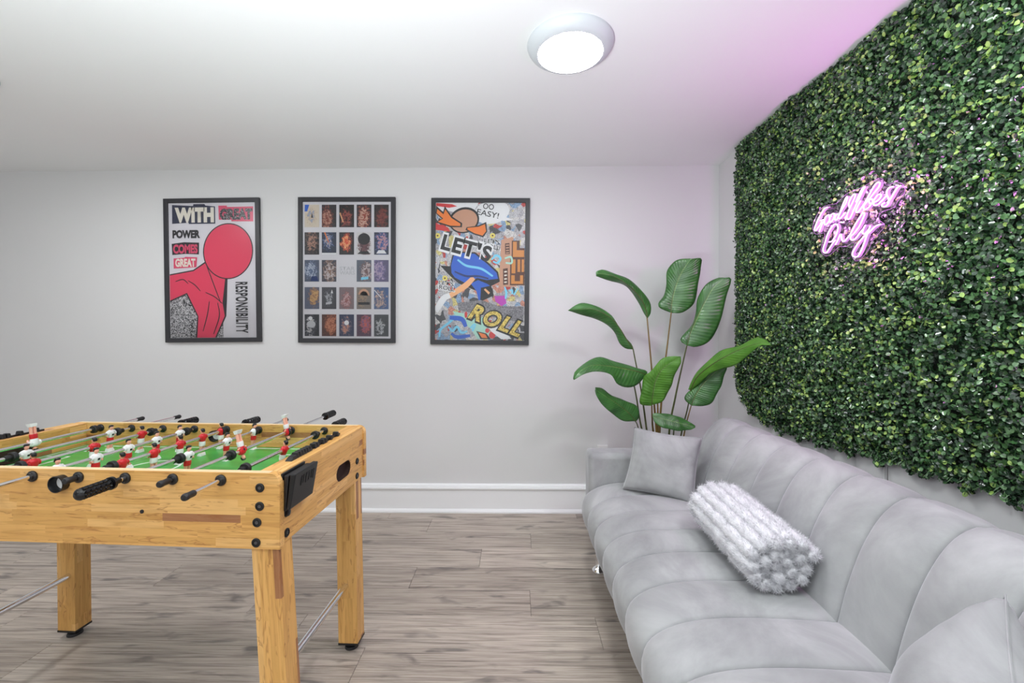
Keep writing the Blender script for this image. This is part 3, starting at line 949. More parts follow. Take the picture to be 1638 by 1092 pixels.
MB().lathe([(0.0055, 0), (0.0055, -0.002), (0.002, -0.0035)], 14, (0.243, -HW, 0.764), 'y').build('screw', M['black'], tb, smooth=True)
# ball entry cups at half length, one outside the near panel and its mouth inside the far one
for yy0, s, zz in ((-HW, -1, 0.841), (HW - 0.022, -1, 0.832)):
    mb = MB()
    mb.lathe([(0.022, 0.0), (0.0225, s * 0.010), (0.0235, s * 0.020), (0.0215, s * 0.0205), (0.0185, s * 0.012), (0.017, s * 0.002)], 32, (0, 0, 0), 'y', caps=False)
    o = mb.build('ball_cup', M['black'], tb, smooth=True, angle=50)
    o.location = (0.006 if yy0 < 0 else 0.012, yy0, zz)
    i_ = MB().lathe([(0.0172, s * 0.0015), (0.001, s * 0.0018)], 24, (0, 0, 0), 'y').build('cup_liner', M['white_plastic'], o, smooth=True)
# folded black cup holder on the end panel
ch = MB()
x0 = HL - 0.006
def wedge(mb, y0, y1, zt, zb, xa_t, xb_t, xa_b, xb_b):
    mb.hexa([(x0 + xa_b, y0, zb), (x0 + xb_b, y0, zb), (x0 + xb_b, y1, zb), (x0 + xa_b, y1, zb),
             (x0 + xa_t, y0, zt), (x0 + xb_t, y0, zt), (x0 + xb_t, y1, zt), (x0 + xa_t, y1, zt)])
wedge(ch, -0.288, -0.170, 0.872, 0.764, 0.0, 0.006, 0.0, 0.004)
holder = ch.build('cup_holder', M['black'], tb, bevel=0.0015)
p_ = MB(); wedge(p_, -0.286, -0.168, 0.866, 0.766, 0.008, 0.022, 0.006, 0.012); p_.build('folded_tray', M['black'], holder, bevel=0.002)
p_ = MB(); wedge(p_, -0.286, -0.160, 0.870, 0.770, 0.025, 0.042, 0.014, 0.024); p_.build('folded_lid', M['black'], holder, bevel=0.003)
p_ = MB()
for (y, w, z0_, z1_) in ((-0.247, 0.0016, 0.826, 0.855), (-0.236, 0.0016, 0.830, 0.855), (-0.222, 0.0022, 0.826, 0.856), (-0.205, 0.0022, 0.826, 0.856), (-0.192, 0.0016, 0.830, 0.855), (-0.181, 0.0016, 0.826, 0.855)):
    fx_ = lambda z: 0.0422 - (0.870 - z) * 0.18
    p_.hexa([(x0 + fx_(z0_) - 0.001, y - w, z0_), (x0 + fx_(z0_) + 0.0012, y - w, z0_), (x0 + fx_(z0_) + 0.0012, y + w, z0_), (x0 + fx_(z0_) - 0.001, y + w, z0_),
             (x0 + fx_(z1_) - 0.001, y - w, z1_), (x0 + fx_(z1_) + 0.0012, y - w, z1_), (x0 + fx_(z1_) + 0.0012, y + w, z1_), (x0 + fx_(z1_) - 0.001, y + w, z1_)])
for z in (0.828, 0.853):
    y, w = -0.2135, 0.008
    xx = 0.0422 - (0.870 - z) * 0.18
    p_.box(x0 + xx - 0.001, x0 + xx + 0.0012, y - w, y + w, z - 0.0016, z + 0.0016)
p_.build('embossed_mark', M['black'], holder)
MB().lathe([(0.010, 0), (0.010, 0.008), (0.004, 0.010)], 18, (x0, -0.262, 0.754), 'x').build('hinge_screw', M['black'], holder, smooth=True)

# legs, each with cap, levelling foot; stretchers
for sx, sy, lean in ((1, -1, 0.054), (1, 1, 0.014), (-1, 1, 0.0), (-1, -1, -0.02)):
    w_, d_ = 0.078, 0.066
    xo = {(1, -1): 0.591, (1, 1): 0.594, (-1, 1): -0.587, (-1, -1): -0.583}[(sx, sy)]
    yo = 0.240 if sy > 0 else -0.262
    zt = TZ - TH_ + 0.05
    top = Vector((xo, yo, zt))
    hl = zt - 0.028
    lg = MB().box(-w_ / 2, w_ / 2, -d_ / 2, d_ / 2, -hl, 0).build('leg', M['wood_z'], tb, bevel=0.0015)
    lg.location = top
    lg.rotation_euler = (0, -math.atan(lean), 0)
    MB().box(-w_ / 2 - 0.0008, w_ / 2 + 0.0008, -d_ / 2 - 0.0008, d_ / 2 + 0.0008, -hl - 0.001, -hl + 0.007).build('leg_cap', M['black'], lg)
    MB().lathe([(0.010, 0.031), (0.010, 0.011), (0.024, 0.010), (0.026, 0.004), (0.026, 0.0)], 24, (0, 0, -zt)).build('levelling_foot', M['rubber'], lg, smooth=True).rotation_euler = (0, math.atan(lean) * 0.0, 0)
for sx in (-1, 1):
    xx = 0.594 if sx > 0 else -0.574
    MB().tube([(xx, -0.235, 0.262), (xx, 0.225, 0.262)], 0.0118, 20).build('stretcher_bar', M['chrome'], tb, smooth=True)

# rods with players, grips and stops
M['red_shirt'] = plain('red_player_paint', srgb(206, 36, 44), 0.3)
M['white_shirt'] = plain('white_player_paint', srgb(236, 236, 236), 0.3)
M['skin'] = plain('skin_paint', srgb(238, 172, 148), 0.4)
M['hair'] = plain('black_paint', srgb(22, 22, 24), 0.35)
PM = {'red': [M['red_shirt'], M['white_shirt'], M['skin'], M['hair']], 'white': [M['white_shirt'], M['red_shirt'], M['skin'], M['hair']]}
def player_mesh(kind):
    """rod at the origin; front of the figure towards +x; slots 0 shirt 1 shorts 2 skin 3 black"""
    mb = MB()
    def ring(secs, n, mi, cx=0.0, cy=0.0):
        vs, fs = [], []
        for (z, rx, ry, ox) in secs:
            for k in range(n):
                a = 2 * PI * k / n
                vs.append((cx + ox + rx * math.cos(a), cy + ry * math.sin(a), z))
        for i in range(len(secs) - 1):
            for k in range(n):
                fs.append((i * n + k, i * n + (k + 1) % n, (i + 1) * n + (k + 1) % n, (i + 1) * n + k))
        fs.append(tuple(range(n - 1, -1, -1)))
        fs.append(tuple((len(secs) - 1) * n + k for k in range(n)))
        mb.add(vs, fs, mi)
    # torso
    ring([(-0.014, 0.0085, 0.0105, 0), (-0.006, 0.0100, 0.0125, 0), (0.003, 0.0105, 0.0140, 0), (0.009, 0.0085, 0.0135, 0), (0.0125, 0.0050, 0.0080, 0)], 14, 0)
    # upper arms with sleeves, forearms held back
    for s in (-1, 1):
        mb.tube([(0.0, s * 0.011, 0.008), (-0.001, s * 0.0165, 0.001), (0.001, s * 0.0165, -0.006)], [0.0042, 0.0048, 0.0044], 8, 0)
        mb.tube([(0.001, s * 0.0165, -0.006), (0.006, s * 0.014, -0.011)], [0.0032, 0.0028], 8, 2)
    # neck, head, face, hair
    ring([(0.0115, 0.0034, 0.0036, 0), (0.0165, 0.0032, 0.0034, 0.0005)], 8, 2)
    ring([(0.0150, 0.0035, 0.0034, 0.0010), (0.0175, 0.0058, 0.0052, 0.0010), (0.0215, 0.0066, 0.0060, 0.0008), (0.0255, 0.0062, 0.0058, 0.0004), (0.028, 0.0040, 0.0040, 0)], 12, 2)
    ring([(0.0205, 0.0012, 0.0012, 0.0078), (0.0225, 0.0010, 0.0010, 0.0070)], 6, 2)     # nose
    ring([(0.0200, 0.0048, 0.0062, -0.0030), (0.0250, 0.0066, 0.0066, -0.0012), (0.0285, 0.0074, 0.0068, 0.0006), (0.0305, 0.0052, 0.0050, 0), (0.0315, 0.0020, 0.0020, 0)], 12, 3)
    # shorts, legs, boots
    ring([(-0.030, 0.0080, 0.0120, 0), (-0.024, 0.0090, 0.0120, 0), (-0.014, 0.0085, 0.0108, 0), (-0.0125, 0.0080, 0.0100, 0)], 12, 1)
    for s in (-1, 1):
        ring([(-0.056, 0.0042, 0.0038, 0), (-0.046, 0.0050, 0.0046, 0), (-0.038, 0.0046, 0.0044, 0), (-0.029, 0.0058, 0.0052, 0)], 8, 2, 0, s * 0.0056)
    mb.hexa([(-0.006, -0.0115, -0.066), (0.010, -0.0115, -0.066), (0.010, 0.0115, -0.066), (-0.006, 0.0115, -0.066),
             (-0.005, -0.0100, -0.055), (0.005, -0.0100, -0.055), (0.005, 0.0100, -0.055), (-0.005, 0.0100, -0.055)], 0 if kind == 'white' else 1)
    # badge on the shirt and the hub around the rod
    ring([(-0.006, 0.0010, 0.0034, 0.0098), (-0.003, 0.0014, 0.0040, 0.0102), (0.000, 0.0010, 0.0034, 0.0104)], 8, 3)
    mb.tube([(0, -0.0165, 0), (0, 0.0165, 0)], 0.0072, 12, 0)
    mb.v = [(a * 1.08, b * 1.08, c * 1.08) for a, b, c in mb.v]
    me = mb.build('foosball_player', PM[kind], None, smooth=True, angle=50)
    bpy.data.objects.remove(bpy.data.objects[me.name]) if False else None
    return me
proto = {k: player_mesh(k) for k in ('red', 'white')}
pmesh = {k: o.data for k, o in proto.items()}
for o in proto.values():
    bpy.data.objects.remove(o)
def grip_mesh():
    mb = MB()
    n, N = 45, 71
    L = 0.090
    vs, fs = [], []
    for i in range(N):
        t = i / (N - 1)
        env = min(1.0, 0.62 + 3.0 * t) if t < 0.2 else (1.0 if t < 0.86 else math.sqrt(max(0.0, 1 - ((t - 0.86) / 0.14) ** 2)) * 0.98 + 0.02)
        rr = 0.0160 * env
        bandpos = (t * 7.0) % 1.0
        cut1 = 1.0 if (bandpos > 0.26 and 0.12 < t < 0.9) else 0.0
        for k in range(n):
            a = k / n * 9 % 1.0
            cut2 = 1.0 if a > 0.27 else 0.0
            d = 0.0036 if (0.12 < t < 0.9) and not (cut1 and cut2) else 0.0
            ang = 2 * PI * k / n
            r_ = rr - d
            vs.append((r_ * math.cos(ang), -L * t, r_ * math.sin(ang)))
    for i in range(N - 1):
        for k in range(n):
            fs.append((i * n + k, i * n + (k + 1) % n, (i + 1) * n + (k + 1) % n, (i + 1) * n + k))
    fs += [tuple(range(n - 1, -1, -1)), tuple((N - 1) * n + k for k in range(n))]
    mb.add(vs, fs)
    mb.lathe([(0.0065, 0.026), (0.0085, 0.024), (0.0085, 0.006), (0.0175, 0.004), (0.0175, -0.003), (0.010, -0.004)], 24, (0, 0, 0), 'y')
    o = mb.build('grip', M['grip'], None, smooth=True, angle=28)
    me = o.data
    bpy.data.objects.remove(o)
    return me
GRIP = grip_mesh()
o = MB().lathe([(0.0075, 0), (0.0085, -0.002), (0.0085, -0.020), (0.0095, -0.024), (0.0095, -0.030), (0.0075, -0.034), (0.002, -0.0355)], 20, (0, 0, 0), 'y').build('end_cap', M['rubber'], None, smooth=True)
CAP = o.data; bpy.data.objects.remove(o)
o = MB().lathe([(0.0072, -0.024), (0.0095, -0.024), (0.0095, -0.015), (0.0082, -0.0145), (0.0082, -0.008), (0.0150, -0.0075), (0.0162, -0.006), (0.0162, 0.004), (0.0150, 0.0055), (0.0100, 0.0055), (0.0100, 0.008), (0.007, 0.008)], 24, (0, 0, 0), 'y').build('rod_stop', M['rubber'], None, smooth=True)
STOP = o.data; bpy.data.objects.remove(o)
def inst(name, me, parent, loc, rot=(0, 0, 0)):
    o = bpy.data.objects.new(name, me)
    COL.objects.link(o)
    o.parent = parent
    o.location = loc
    o.rotation_euler = rot
    return o
# rod: x, y-near end, y-far end, near fitting, far fitting, stops, players(kind, facing, turn, ys)
RODS = [
    (RX[0], -0.45, 0.452, 'grip', 'cap', (-0.23, 0.255), 'white', 1, [(0.037, PI * 0.96)]),
    (RX[1], -0.45, 0.500, 'grip', 'cap', (-0.135, 0.216), 'white', 1, [(-0.100, 0.1), (0.190, 0.1)]),
    (RX[2], -0.400, 0.380, 'cap', 'grip', (-0.223, 0.222), 'red', -1, [(-0.192, 0.1), (-0.005, 0.1), (0.181, 0.1)]),
    (RX[3], -0.560, 0.320, 'grip', 'cap', (-0.268, 0.236), 'white', 1, [(-0.241, 0.05), (-0.127, 0.05), (-0.015, 0.05), (0.098, 0.05), (0.204, 0.05)]),
    (RX[4], -0.312, 0.405, 'cap', 'grip', (-0.206, 0.305), 'red', -1, [(-0.176, 0.05), (-0.063, 0.05), (0.045, 0.05), (0.164, 0.05), (0.272, 0.05)]),
    (RX[5], -0.350, 0.455, 'grip', 'cap', (-0.117, 0.319), 'white', 1, [(-0.085, 0.1), (0.095, 0.1), (0.289, 0.1)][:2] + [(0.285, 0.1)]),
    (RX[6], -0.320, 0.575, 'cap', 'grip', (-0.073, 0.298), 'red', -1, [(-0.022, PI * 0.93), (0.258, PI * 0.95)]),
    (RX[7], -0.402, 0.385, 'cap', 'grip', (-0.202, 0.205), 'red', -1, [(-0.004, 0.25)]),
]
RODS = [list(r) for r in RODS]
RODS[4][5] = (-0.206, 0.300)
RODS[5][5] = (-0.117, 0.258) if False else (-0.117, 0.2705)
RODS[5][8] = [(-0.085, 0.1), (0.095, 0.1), (0.2505, 0.1)]
RODS[4][8] = [(-0.176, 0.05), (-0.063, 0.05), (0.045, 0.05), (0.150, 0.05), (0.250, 0.05)]
for (x, ya, yb, fa, fb, stops, kind, face, men) in RODS:
    rod = MB().tube([(0, ya, 0), (0, yb, 0)], 0.0062, 16).build('rod', M['steel'], tb, smooth=True)
    rod.location = (x, 0, ROD_Z)
    for yend, fit, s in ((ya, fa, -1), (yb, fb, 1)):
        inst('grip' if fit == 'grip' else 'end_cap', GRIP if fit == 'grip' else CAP, rod, (0, yend - s * 0.004, 0), (0, 0, 0 if s < 0 else PI))
    for j, y in enumerate(stops):
        y = min(y, HW - 0.022 - 0.030)
        inst('rod_stop', STOP, rod, (0, y, 0), (0, 0, 0 if j == 0 else PI))
    for (y, turn) in men:
        y = min(y, 0.25)
        inst('foosball_player', pmesh[kind], rod, (0, y, 0), (0, turn * face, 0 if face > 0 else PI))

# ------------------------------------------------------------------ sofa
sofa = empty('sofa', 'grey velvet sofa with channel tufted seat and back against the leafy wall', 'sofa', (0.8, 1.4, 0))
SY1, SP = 2.330, 0.1815
seams = [SY1, 2.145] + [2.145 - SP * i for i in range(1, 9)] + [0.515]
def chan(y, amp):
    for a, b in zip(seams[:-1], seams[1:]):
        if b <= y <= a:
            t = (y - b) / (a - b)
            return amp * (max(0.0, 1 - abs(2 * t - 1) ** 2.3)) ** 0.50
    return 0.0
def upholstery(name, prof, keep, amp, cx, cz):
    """closed profile in x,z swept along y with channels; keep(i) scales the tufting per profile point"""
    P_ = resample(prof + [prof[0]], 90)[:-1]
    nrm = np.roll(P_, -1, 0) - np.roll(P_, 1, 0)
    nrm = np.stack([-nrm[:, 1], nrm[:, 0]], 1)
    nrm /= np.linalg.norm(nrm, axis=1)[:, None]
    ctr = P_.mean(0)
    if ((P_ - ctr) * nrm).sum() < 0:
        nrm = -nrm
    ys = []
    for a, b in zip(seams[:-1], seams[1:]):
        ys += list(a + (b - a) * (0.5 - 0.5 * np.cos(np.linspace(0, PI, 15)))[:-1])
    ys.append(seams[-1])
    ks = np.array([keep(p) for p in P_])
    vs, fs, n = [], [], len(P_)
    for y in ys:
        edge = min(SY1 - y, y - seams[-1])
        rnd_ = 0.030 * (1 - min(1, edge / 0.030)) ** 2
        off = chan(y, amp) * ks - rnd_
        Q = P_ + nrm * off[:, None]
        vs += [(float(q[0]), float(y), float(q[1])) for q in Q]
    for i in range(len(ys) - 1):
        for k_ in range(n):
            fs.append((i * n + k_, i * n + (k_ + 1) % n, (i + 1) * n + (k_ + 1) % n, (i + 1) * n + k_))
    fs += [tuple(range(n - 1, -1, -1)), tuple((len(ys) - 1) * n + k_ for k_ in range(n))]
    o = MB().add(vs, fs).build(name, M['velvet'], sofa, smooth=True, angle=75)
    o.location = (-0.8, -1.4, 0)
    return o
seat_prof = [(0.960, 0.425), (0.90, 0.430), (0.80, 0.436), (0.65, 0.440), (0.53, 0.434), (0.45, 0.416), (0.395, 0.385), (0.372, 0.345), (0.374, 0.290), (0.398, 0.235), (0.430, 0.200), (0.475, 0.182), (0.60, 0.180), (0.90, 0.180), (0.955, 0.19), (0.962, 0.30)]
upholstery('seat', seat_prof, lambda p: 1.0 if (p[1] > 0.2 and p[0] < 0.93) else 0.2, 0.026, 0, 0)
back_prof = [(0.905, 0.330), (0.918, 0.430), (0.945, 0.540), (0.985, 0.650), (1.035, 0.735), (1.085, 0.778), (1.135, 0.788), (1.180, 0.772), (1.208, 0.730), (1.222, 0.640), (1.228, 0.450), (1.225, 0.260), (1.15, 0.22), (0.97, 0.22), (0.93, 0.25)]
upholstery('backrest', back_prof, lambda p: 1.0 if (p[1] > 0.40 and p[0] < 1.12) else (0.6 if p[1] > 0.7 else 0.1), 0.026, 0, 0)
def arm(name, y0, y1):
    mb = MB().box(0.392, 1.16, y0, y1, 0.17, 0.604)
    o = mb.build(name, M['velvet'], sofa, smooth=True, bevel=0.030, seg=5, angle=60)
    o.location = (-0.8, -1.4, 0)
    return o
arm('armrest', 2.318, 2.462)
arm('armrest', 0.385, 0.527)
for fx_, fy_ in ((0.432, 2.262), (0.447, 1.45), (0.447, 0.60), (1.12, 2.255), (1.12, 0.60)):
    lg = MB().lathe([(0.035, 0.0), (0.037, 0.005), (0.035, 0.014), (0.025, 0.024), (0.018, 0.034), (0.015, 0.06), (0.016, 0.150), (0.030, 0.165), (0.030, 0.185)], 28, (fx_ - 0.8, fy_ - 1.4, 0)).build('leg', M['chrome'], sofa, smooth=True)

# ------------------------------------------------------------------ scatter cushions
def cushion(label, c00, c10, c11, c01, thick, seed):
    """c00 c10 c11 c01: the four corners in order; puffed both ways"""
    n = 40
    rg = np.random.default_rng(seed)
    C4 = [Vector(c) for c in (c00, c10, c11, c01)]
    nrm = (C4[1] - C4[0]).cross(C4[3] - C4[0]).normalized()
    ctr = sum(C4, Vector()) / 4
    ph = rg.uniform(0, 6.28, 8)
    vs, fs = [], []
    for side in (1, -1):
        for j in range(n + 1):
            for i in range(n + 1):
                u, v = 2 * i / n - 1, 2 * j / n - 1
                uu = u * (1 - 0.075 * (1 - v * v)) ; vv = v * (1 - 0.075 * (1 - u * u))
                s, t = (uu + 1) / 2, (vv + 1) / 2
                p = C4[0] * (1 - s) * (1 - t) + C4[1] * s * (1 - t) + C4[2] * s * t + C4[3] * (1 - s) * t
                q = max(0.0, (1 - u * u) * (1 - v * v))
                h = thick / 2 * q ** 0.42
                edge = 1 - q ** 0.3
                wr = 0.0035 * edge * q ** 0.15 * (math.sin(9 * u + 7 * v + ph[0]) + math.sin(17 * u - 11 * v + ph[1]) * 0.7 + math.sin(26 * v + 4 * u + ph[2]) * 0.5)
                wr += 0.0030 * q * (math.sin(3.1 * u + 2.3 * v + ph[3]) + math.sin(4.7 * v - 2.2 * u + ph[4]))
                vs.append(p + nrm * (side * (h + (wr if q > 0 else 0))) - ctr)
    m_ = (n + 1) ** 2
    for side in (0, 1):
        b = side * m_
        for j in range(n):
            for i in range(n):
                a = b + j * (n + 1) + i
                fs.append((a, a + 1, a + n + 2, a + n + 1) if side == 0 else (a, a + n + 1, a + n + 2, a + 1))
    mb = MB().add(vs, fs)
    o = mb.build('cushion', M['velvet'], None, smooth=True, angle=0, fix=False)
    bm = bmesh.new(); bm.from_mesh(o.data)
    bmesh.ops.remove_doubles(bm, verts=bm.verts, dist=0.0004)
    bmesh.ops.recalc_face_normals(bm, faces=bm.faces)
    bm.to_mesh(o.data); bm.free()
    for p in o.data.polygons:
        p.use_smooth = True
    o.location = ctr
    tag(o, label, 'cushion', 'grey velvet cushions on the sofa')
    # stitched piping round the edge
    ring = []
    for (u0, v0, u1, v1) in ((-1, -1, 1, -1), (1, -1, 1, 1), (1, 1, -1, 1), (-1, 1, -1, -1)):
        for k_ in range(14):
            a = k_ / 14
            u, v = u0 + (u1 - u0) * a, v0 + (v1 - v0) * a
            uu = u * (1 - 0.075 * (1 - v * v)); vv = v * (1 - 0.075 * (1 - u * u))
            s, t = (uu + 1) / 2, (vv + 1) / 2
            ring.append(C4[0] * (1 - s) * (1 - t) + C4[1] * s * (1 - t) + C4[2] * s * t + C4[3] * (1 - s) * t - ctr)
    MB().tube(ring, 0.0022, 6, closed=True).build('edge_seam', M['velvet'], o, smooth=True)
    return o
cushion('small square grey velvet cushion propped in the far corner by the plant',
        at(996, 781, 1, 2.19), at(1111, 808, 1, 2.03), at(1124, 700, 1, 2.13), at(1015, 683, 1, 2.26), 0.13, 3)
_A, _B, _E = at(1609, 952, 1, 0.86), at(1470, 1150, 1, 0.93), at(1650, 1250, 1, 0.60)
_F = _B + _E - _A
_F.z = 0.45
CUSH2 = [_B, _F, _E, _A]
cushion('grey velvet cushion at the near end of the sofa in the bottom right corner', *CUSH2, 0.19, 5)

# ------------------------------------------------------------------ rolled plush throw
A0, A1 = Vector((0.808, 1.765, 0.560)), Vector((0.806, 1.315, 0.546))
th = empty('rolled_throw', 'rolled pale grey ribbed plush throw lying on the sofa seat', 'blanket', (0.82, 1.56, 0.46))
def throw():
    ax = (A1 - A0).normalized()
    up = Vector((0, 0, 1)); sd = ax.cross(up).normalized(); up = sd.cross(ax).normalized()
    mb = MB()
    org = Vector((0.82, 1.56, 0.46))
    th_ = 0.35
    ribs = []
    r = 0.012
    while r < 0.096:
        ribs.append((th_, r))
        th_ += 0.0370 / max(r, 0.022)
        r = 0.010 + 0.0355 * th_ / (2 * PI)
    hairs_v, hairs_f = [], []
    n, N = 14, 34
    for j, (a, r) in enumerate(ribs):
        rr = 0.0215
        ph = rnd.uniform(0, 6.28)
        e0, e1 = rnd.uniform(-0.008, 0.006), rnd.uniform(-0.006, 0.012)
        pts, rad = [], []
        for i in range(N):
            t = i / (N - 1)
            c = A0 + (A1 - A0) * t + ax * (e0 * (1 - t) + e1 * t)
            end = min(t, 1 - t) * (N - 1)
            q = 1.0 if end >= 3 else math.sqrt(max(0.02, 1 - (1 - end / 3) ** 2))
            wob = 0.0018 * math.sin(22 * t + ph) + 0.0012 * math.sin(47 * t + ph * 2)
            rx = r * 1.12 + wob; rz = r * 0.86 + wob
            p = c + sd * (math.cos(a) * rx) + up * (math.sin(a) * rz)
            if p.z < 0.462 + 0.012:
                p.z = 0.462 + 0.012 + (p.z - 0.474) * 0.25
            pts.append(p - org)
            rad.append(rr * (0.55 + 0.45 * q) * (1 + 0.07 * math.sin(31 * t + ph)))
        mb.tube(pts, rad, n)
        # fur
        vis = r > 0.055
        cnt = 2600 if vis else 0
        cntE = 420
        for (c_, lim) in ((cnt, None), (cntE, 'end')):
            for _ in range(c_):
                t = rnd.uniform(0, 1) if lim is None else rnd.uniform(0.965, 1.0)
                i = min(N - 2, int(t * (N - 1)))
                f = t * (N - 1) - i
                c = pts[i].lerp(pts[i + 1], f)
                rad_ = rad[i] * (1 - f) + rad[i + 1] * f
                b = rnd.uniform(0, 2 * PI)
                d = sd * math.cos(b) + up * math.sin(b)
                if lim == 'end' and rnd.random() < 0.6:
                    base = c + d * rad_ * rnd.uniform(0.1, 0.9)
                    dd = (ax + d * rnd.uniform(-0.5, 0.7)).normalized()
                else:
                    base = c + d * rad_ * 0.96
                    dd = (d + Vector((rnd.gauss(0, .35), rnd.gauss(0, .35), rnd.gauss(0, .35)))).normalized()
                L = rnd.uniform(0.007, 0.017)
                s_ = dd.cross(Vector((rnd.gauss(0, 1), rnd.gauss(0, 1), rnd.gauss(0, 1)))).normalized() * 0.0007
                k_ = len(hairs_v)
                hairs_v.extend([base - s_, base + s_, base + dd * L])
                hairs_f.append((k_, k_ + 1, k_ + 2))
    mb.build('ribbed_roll', M['plush'], th, smooth=True, angle=0)
    me = bpy.data.meshes.new('fur')
    me.from_pydata([tuple(v) for v in hairs_v], [], hairs_f)
    me.materials.append(M['plush'])
    o = bpy.data.objects.new('fur', me)
    COL.objects.link(o); o.parent = th
    o['kind'] = 'stuff'
throw()

# ------------------------------------------------------------------ potted plant
def mat_leaf(name, c0, c1, trans):
    t = NT(name)
    uv = t.n('ShaderNodeUVMap')
    sp = t.n('ShaderNodeSeparateXYZ')
    t.l(uv.outputs[0], sp.inputs[0])
    # side veins sweep from the midrib to the margin
    ab = t.math('ABSOLUTE', t.math('SUBTRACT', sp.outputs[1], 0.5))
    ph = t.math('MULTIPLY', t.math('SUBTRACT', sp.outputs[0], t.math('MULTIPLY', ab, 0.25)), 150.0)
    vein = t.math('SINE', ph)
    big = t.math('SINE', t.math('MULTIPLY', ph, 0.23))
    nz = t.noise(t.coord(), 14, 4)
    c = t.ramp(nz, [(0.3, c0), (0.7, c1)])
    c = t.mix(t.math('MULTIPLY', t.math('ADD', vein, 1.0), 0.06), c, srgb(120, 170, 90))
    mid = t.math('LESS_THAN', ab, 0.022)
    c = t.mix(t.math('MULTIPLY', mid, 0.65), c, srgb(120, 165, 88))
    t.base(c)
    t.bump(t.math('ADD', vein, t.math('MULTIPLY', big, 2.5)), 0.22, 0.0022)
    t.set(Roughness=0.34)
    t.b.inputs['Specular IOR Level'].default_value = 0.8
    if trans > 0:
        tl = t.n('ShaderNodeBsdfTranslucent')
        t.l(c, tl.inputs[0])
        mx = t.n('ShaderNodeMixShader')
        mx.inputs[0].default_value = trans
        t.l(t.b.outputs[0], mx.inputs[1]); t.l(tl.outputs[0], mx.inputs[2])
        t.l(mx.outputs[0], t.out.inputs[0])
    return t.m
M['leaf'] = mat_leaf('banana_leaf', srgb(40, 92, 40), srgb(62, 122, 52), 0.12)
M['leaf_lit'] = mat_leaf('banana_leaf_lit', srgb(74, 136, 36), srgb(98, 160, 48), 0.3)  # lit and backlit look of two leaves put into a lighter green
M['stem'] = plain('leaf_stem', srgb(86, 96, 48), 0.45, var=0.4)
M['stem_brown'] = plain('leaf_stem_brown', srgb(128, 106, 52), 0.45, var=0.35)
POT = Vector((0.93, 2.735, 0))
plant = empty('potted_plant', 'tall banana leaf plant with glossy broad leaves behind the sofa arm', 'plant', POT)
MB().lathe([(0.085, 0.0), (0.095, 0.01), (0.118, 0.24), (0.122, 0.25), (0.122, 0.262), (0.112, 0.262), (0.108, 0.235), (0.002, 0.235)], 36).build('pot', plain('charcoal_pot', srgb(52, 52, 54), 0.5), plant, smooth=True)
def zc(x, y):
    return 890 + x / 3.211, 400 + y / 3.211
def leaf(mid, left, right, dl=0.0, dr=0.0, mat='leaf', sag=0.0):
    """mid: (x, y, depth) along the rib from base to tip; left/right margins in the same view, pushed dl/dr in depth"""
    N, K = 30, 6
    dep = [(m_[2]) for m_ in mid]
    Mid = [at(*zc(m_[0], m_[1]), 1, m_[2]) for m_ in mid]
    Md = resample(Mid, N)
    ydep = Md[:, 1]
    def margin(L_, dd):
        Q = resample([(p[0], p[1]) for p in L_], N)
        out = []
        for i in range(N):
            y = ydep[i] + dd * math.sin(PI * min(1.0, max(0.0, i / (N - 1)))) ** 0.6
            y = min(y, YB - 0.02)
            out.append(list(at(*zc(Q[i][0], Q[i][1]), 1, y)))
        return np.array(out)
    Lm, Rm = margin(left, dl), margin(right, dr)
    vs, uvs = [], []
    ph = rnd.uniform(0, 6.28)
    for i in range(N):
        t = i / (N - 1)
        for k_ in range(-K, K + 1):
            s = abs(k_) / K
            E_ = Lm[i] if k_ < 0 else Rm[i]
            p = Md[i] * (1 - s) + E_ * s
            w = np.linalg.norm(E_ - Md[i])
            p = p + np.array([0, -1, 0]) * (w * 0.10 * math.sin(PI * s)) + np.array([0, 1, 0.3]) * (0.004 * s * math.sin(t * 19 + ph + k_ * 0.2))
            p[1] = min(p[1], YB - 0.012)
            vs.append(tuple(Vector(p) - POT))
            uvs.append((t, 0.5 + 0.5 * k_ / K))
    W_ = 2 * K + 1
    fs = [(i * W_ + k_, i * W_ + k_ + 1, (i + 1) * W_ + k_ + 1, (i + 1) * W_ + k_) for i in range(N - 1) for k_ in range(2 * K)]
    me = bpy.data.meshes.new('leaf')
    me.from_pydata(vs, [], fs)
    uvl = me.uv_layers.new(name='UVMap')
    for lp in me.loops:
        uvl.data[lp.index].uv = uvs[lp.vertex_index]
    me.materials.append(M[mat])
    for p in me.polygons:
        p.use_smooth = True
    o = bpy.data.objects.new('leaf', me)
    COL.objects.link(o); o.parent = plant
    md = o.modifiers.new('thickness', 'SOLIDIFY'); md.thickness = 0.0012
    # raised rib
    MB().tube([Vector(Md[i]) - POT + Vector((0, 0.0015, 0)) for i in range(0, N, 2)], [0.0035 * (1 - 0.75 * i / N) for i in range(0, N, 2)], 8).build('midrib', M['stem'], o, smooth=True)
    return Vector(Md[0])
def stem(pts, base, r=0.0045, mat='stem'):
    P_ = [at(*zc(x, y), 1, d) for x, y, d in pts] + [POT + Vector(base)]
    Q = resample(P_, 24)
    MB().tube([Vector(q) - POT for q in Q], [r * (0.75 + 0.9 * i / 23) for i in range(24)], 10).build('stem', M[mat], plant, smooth=True)
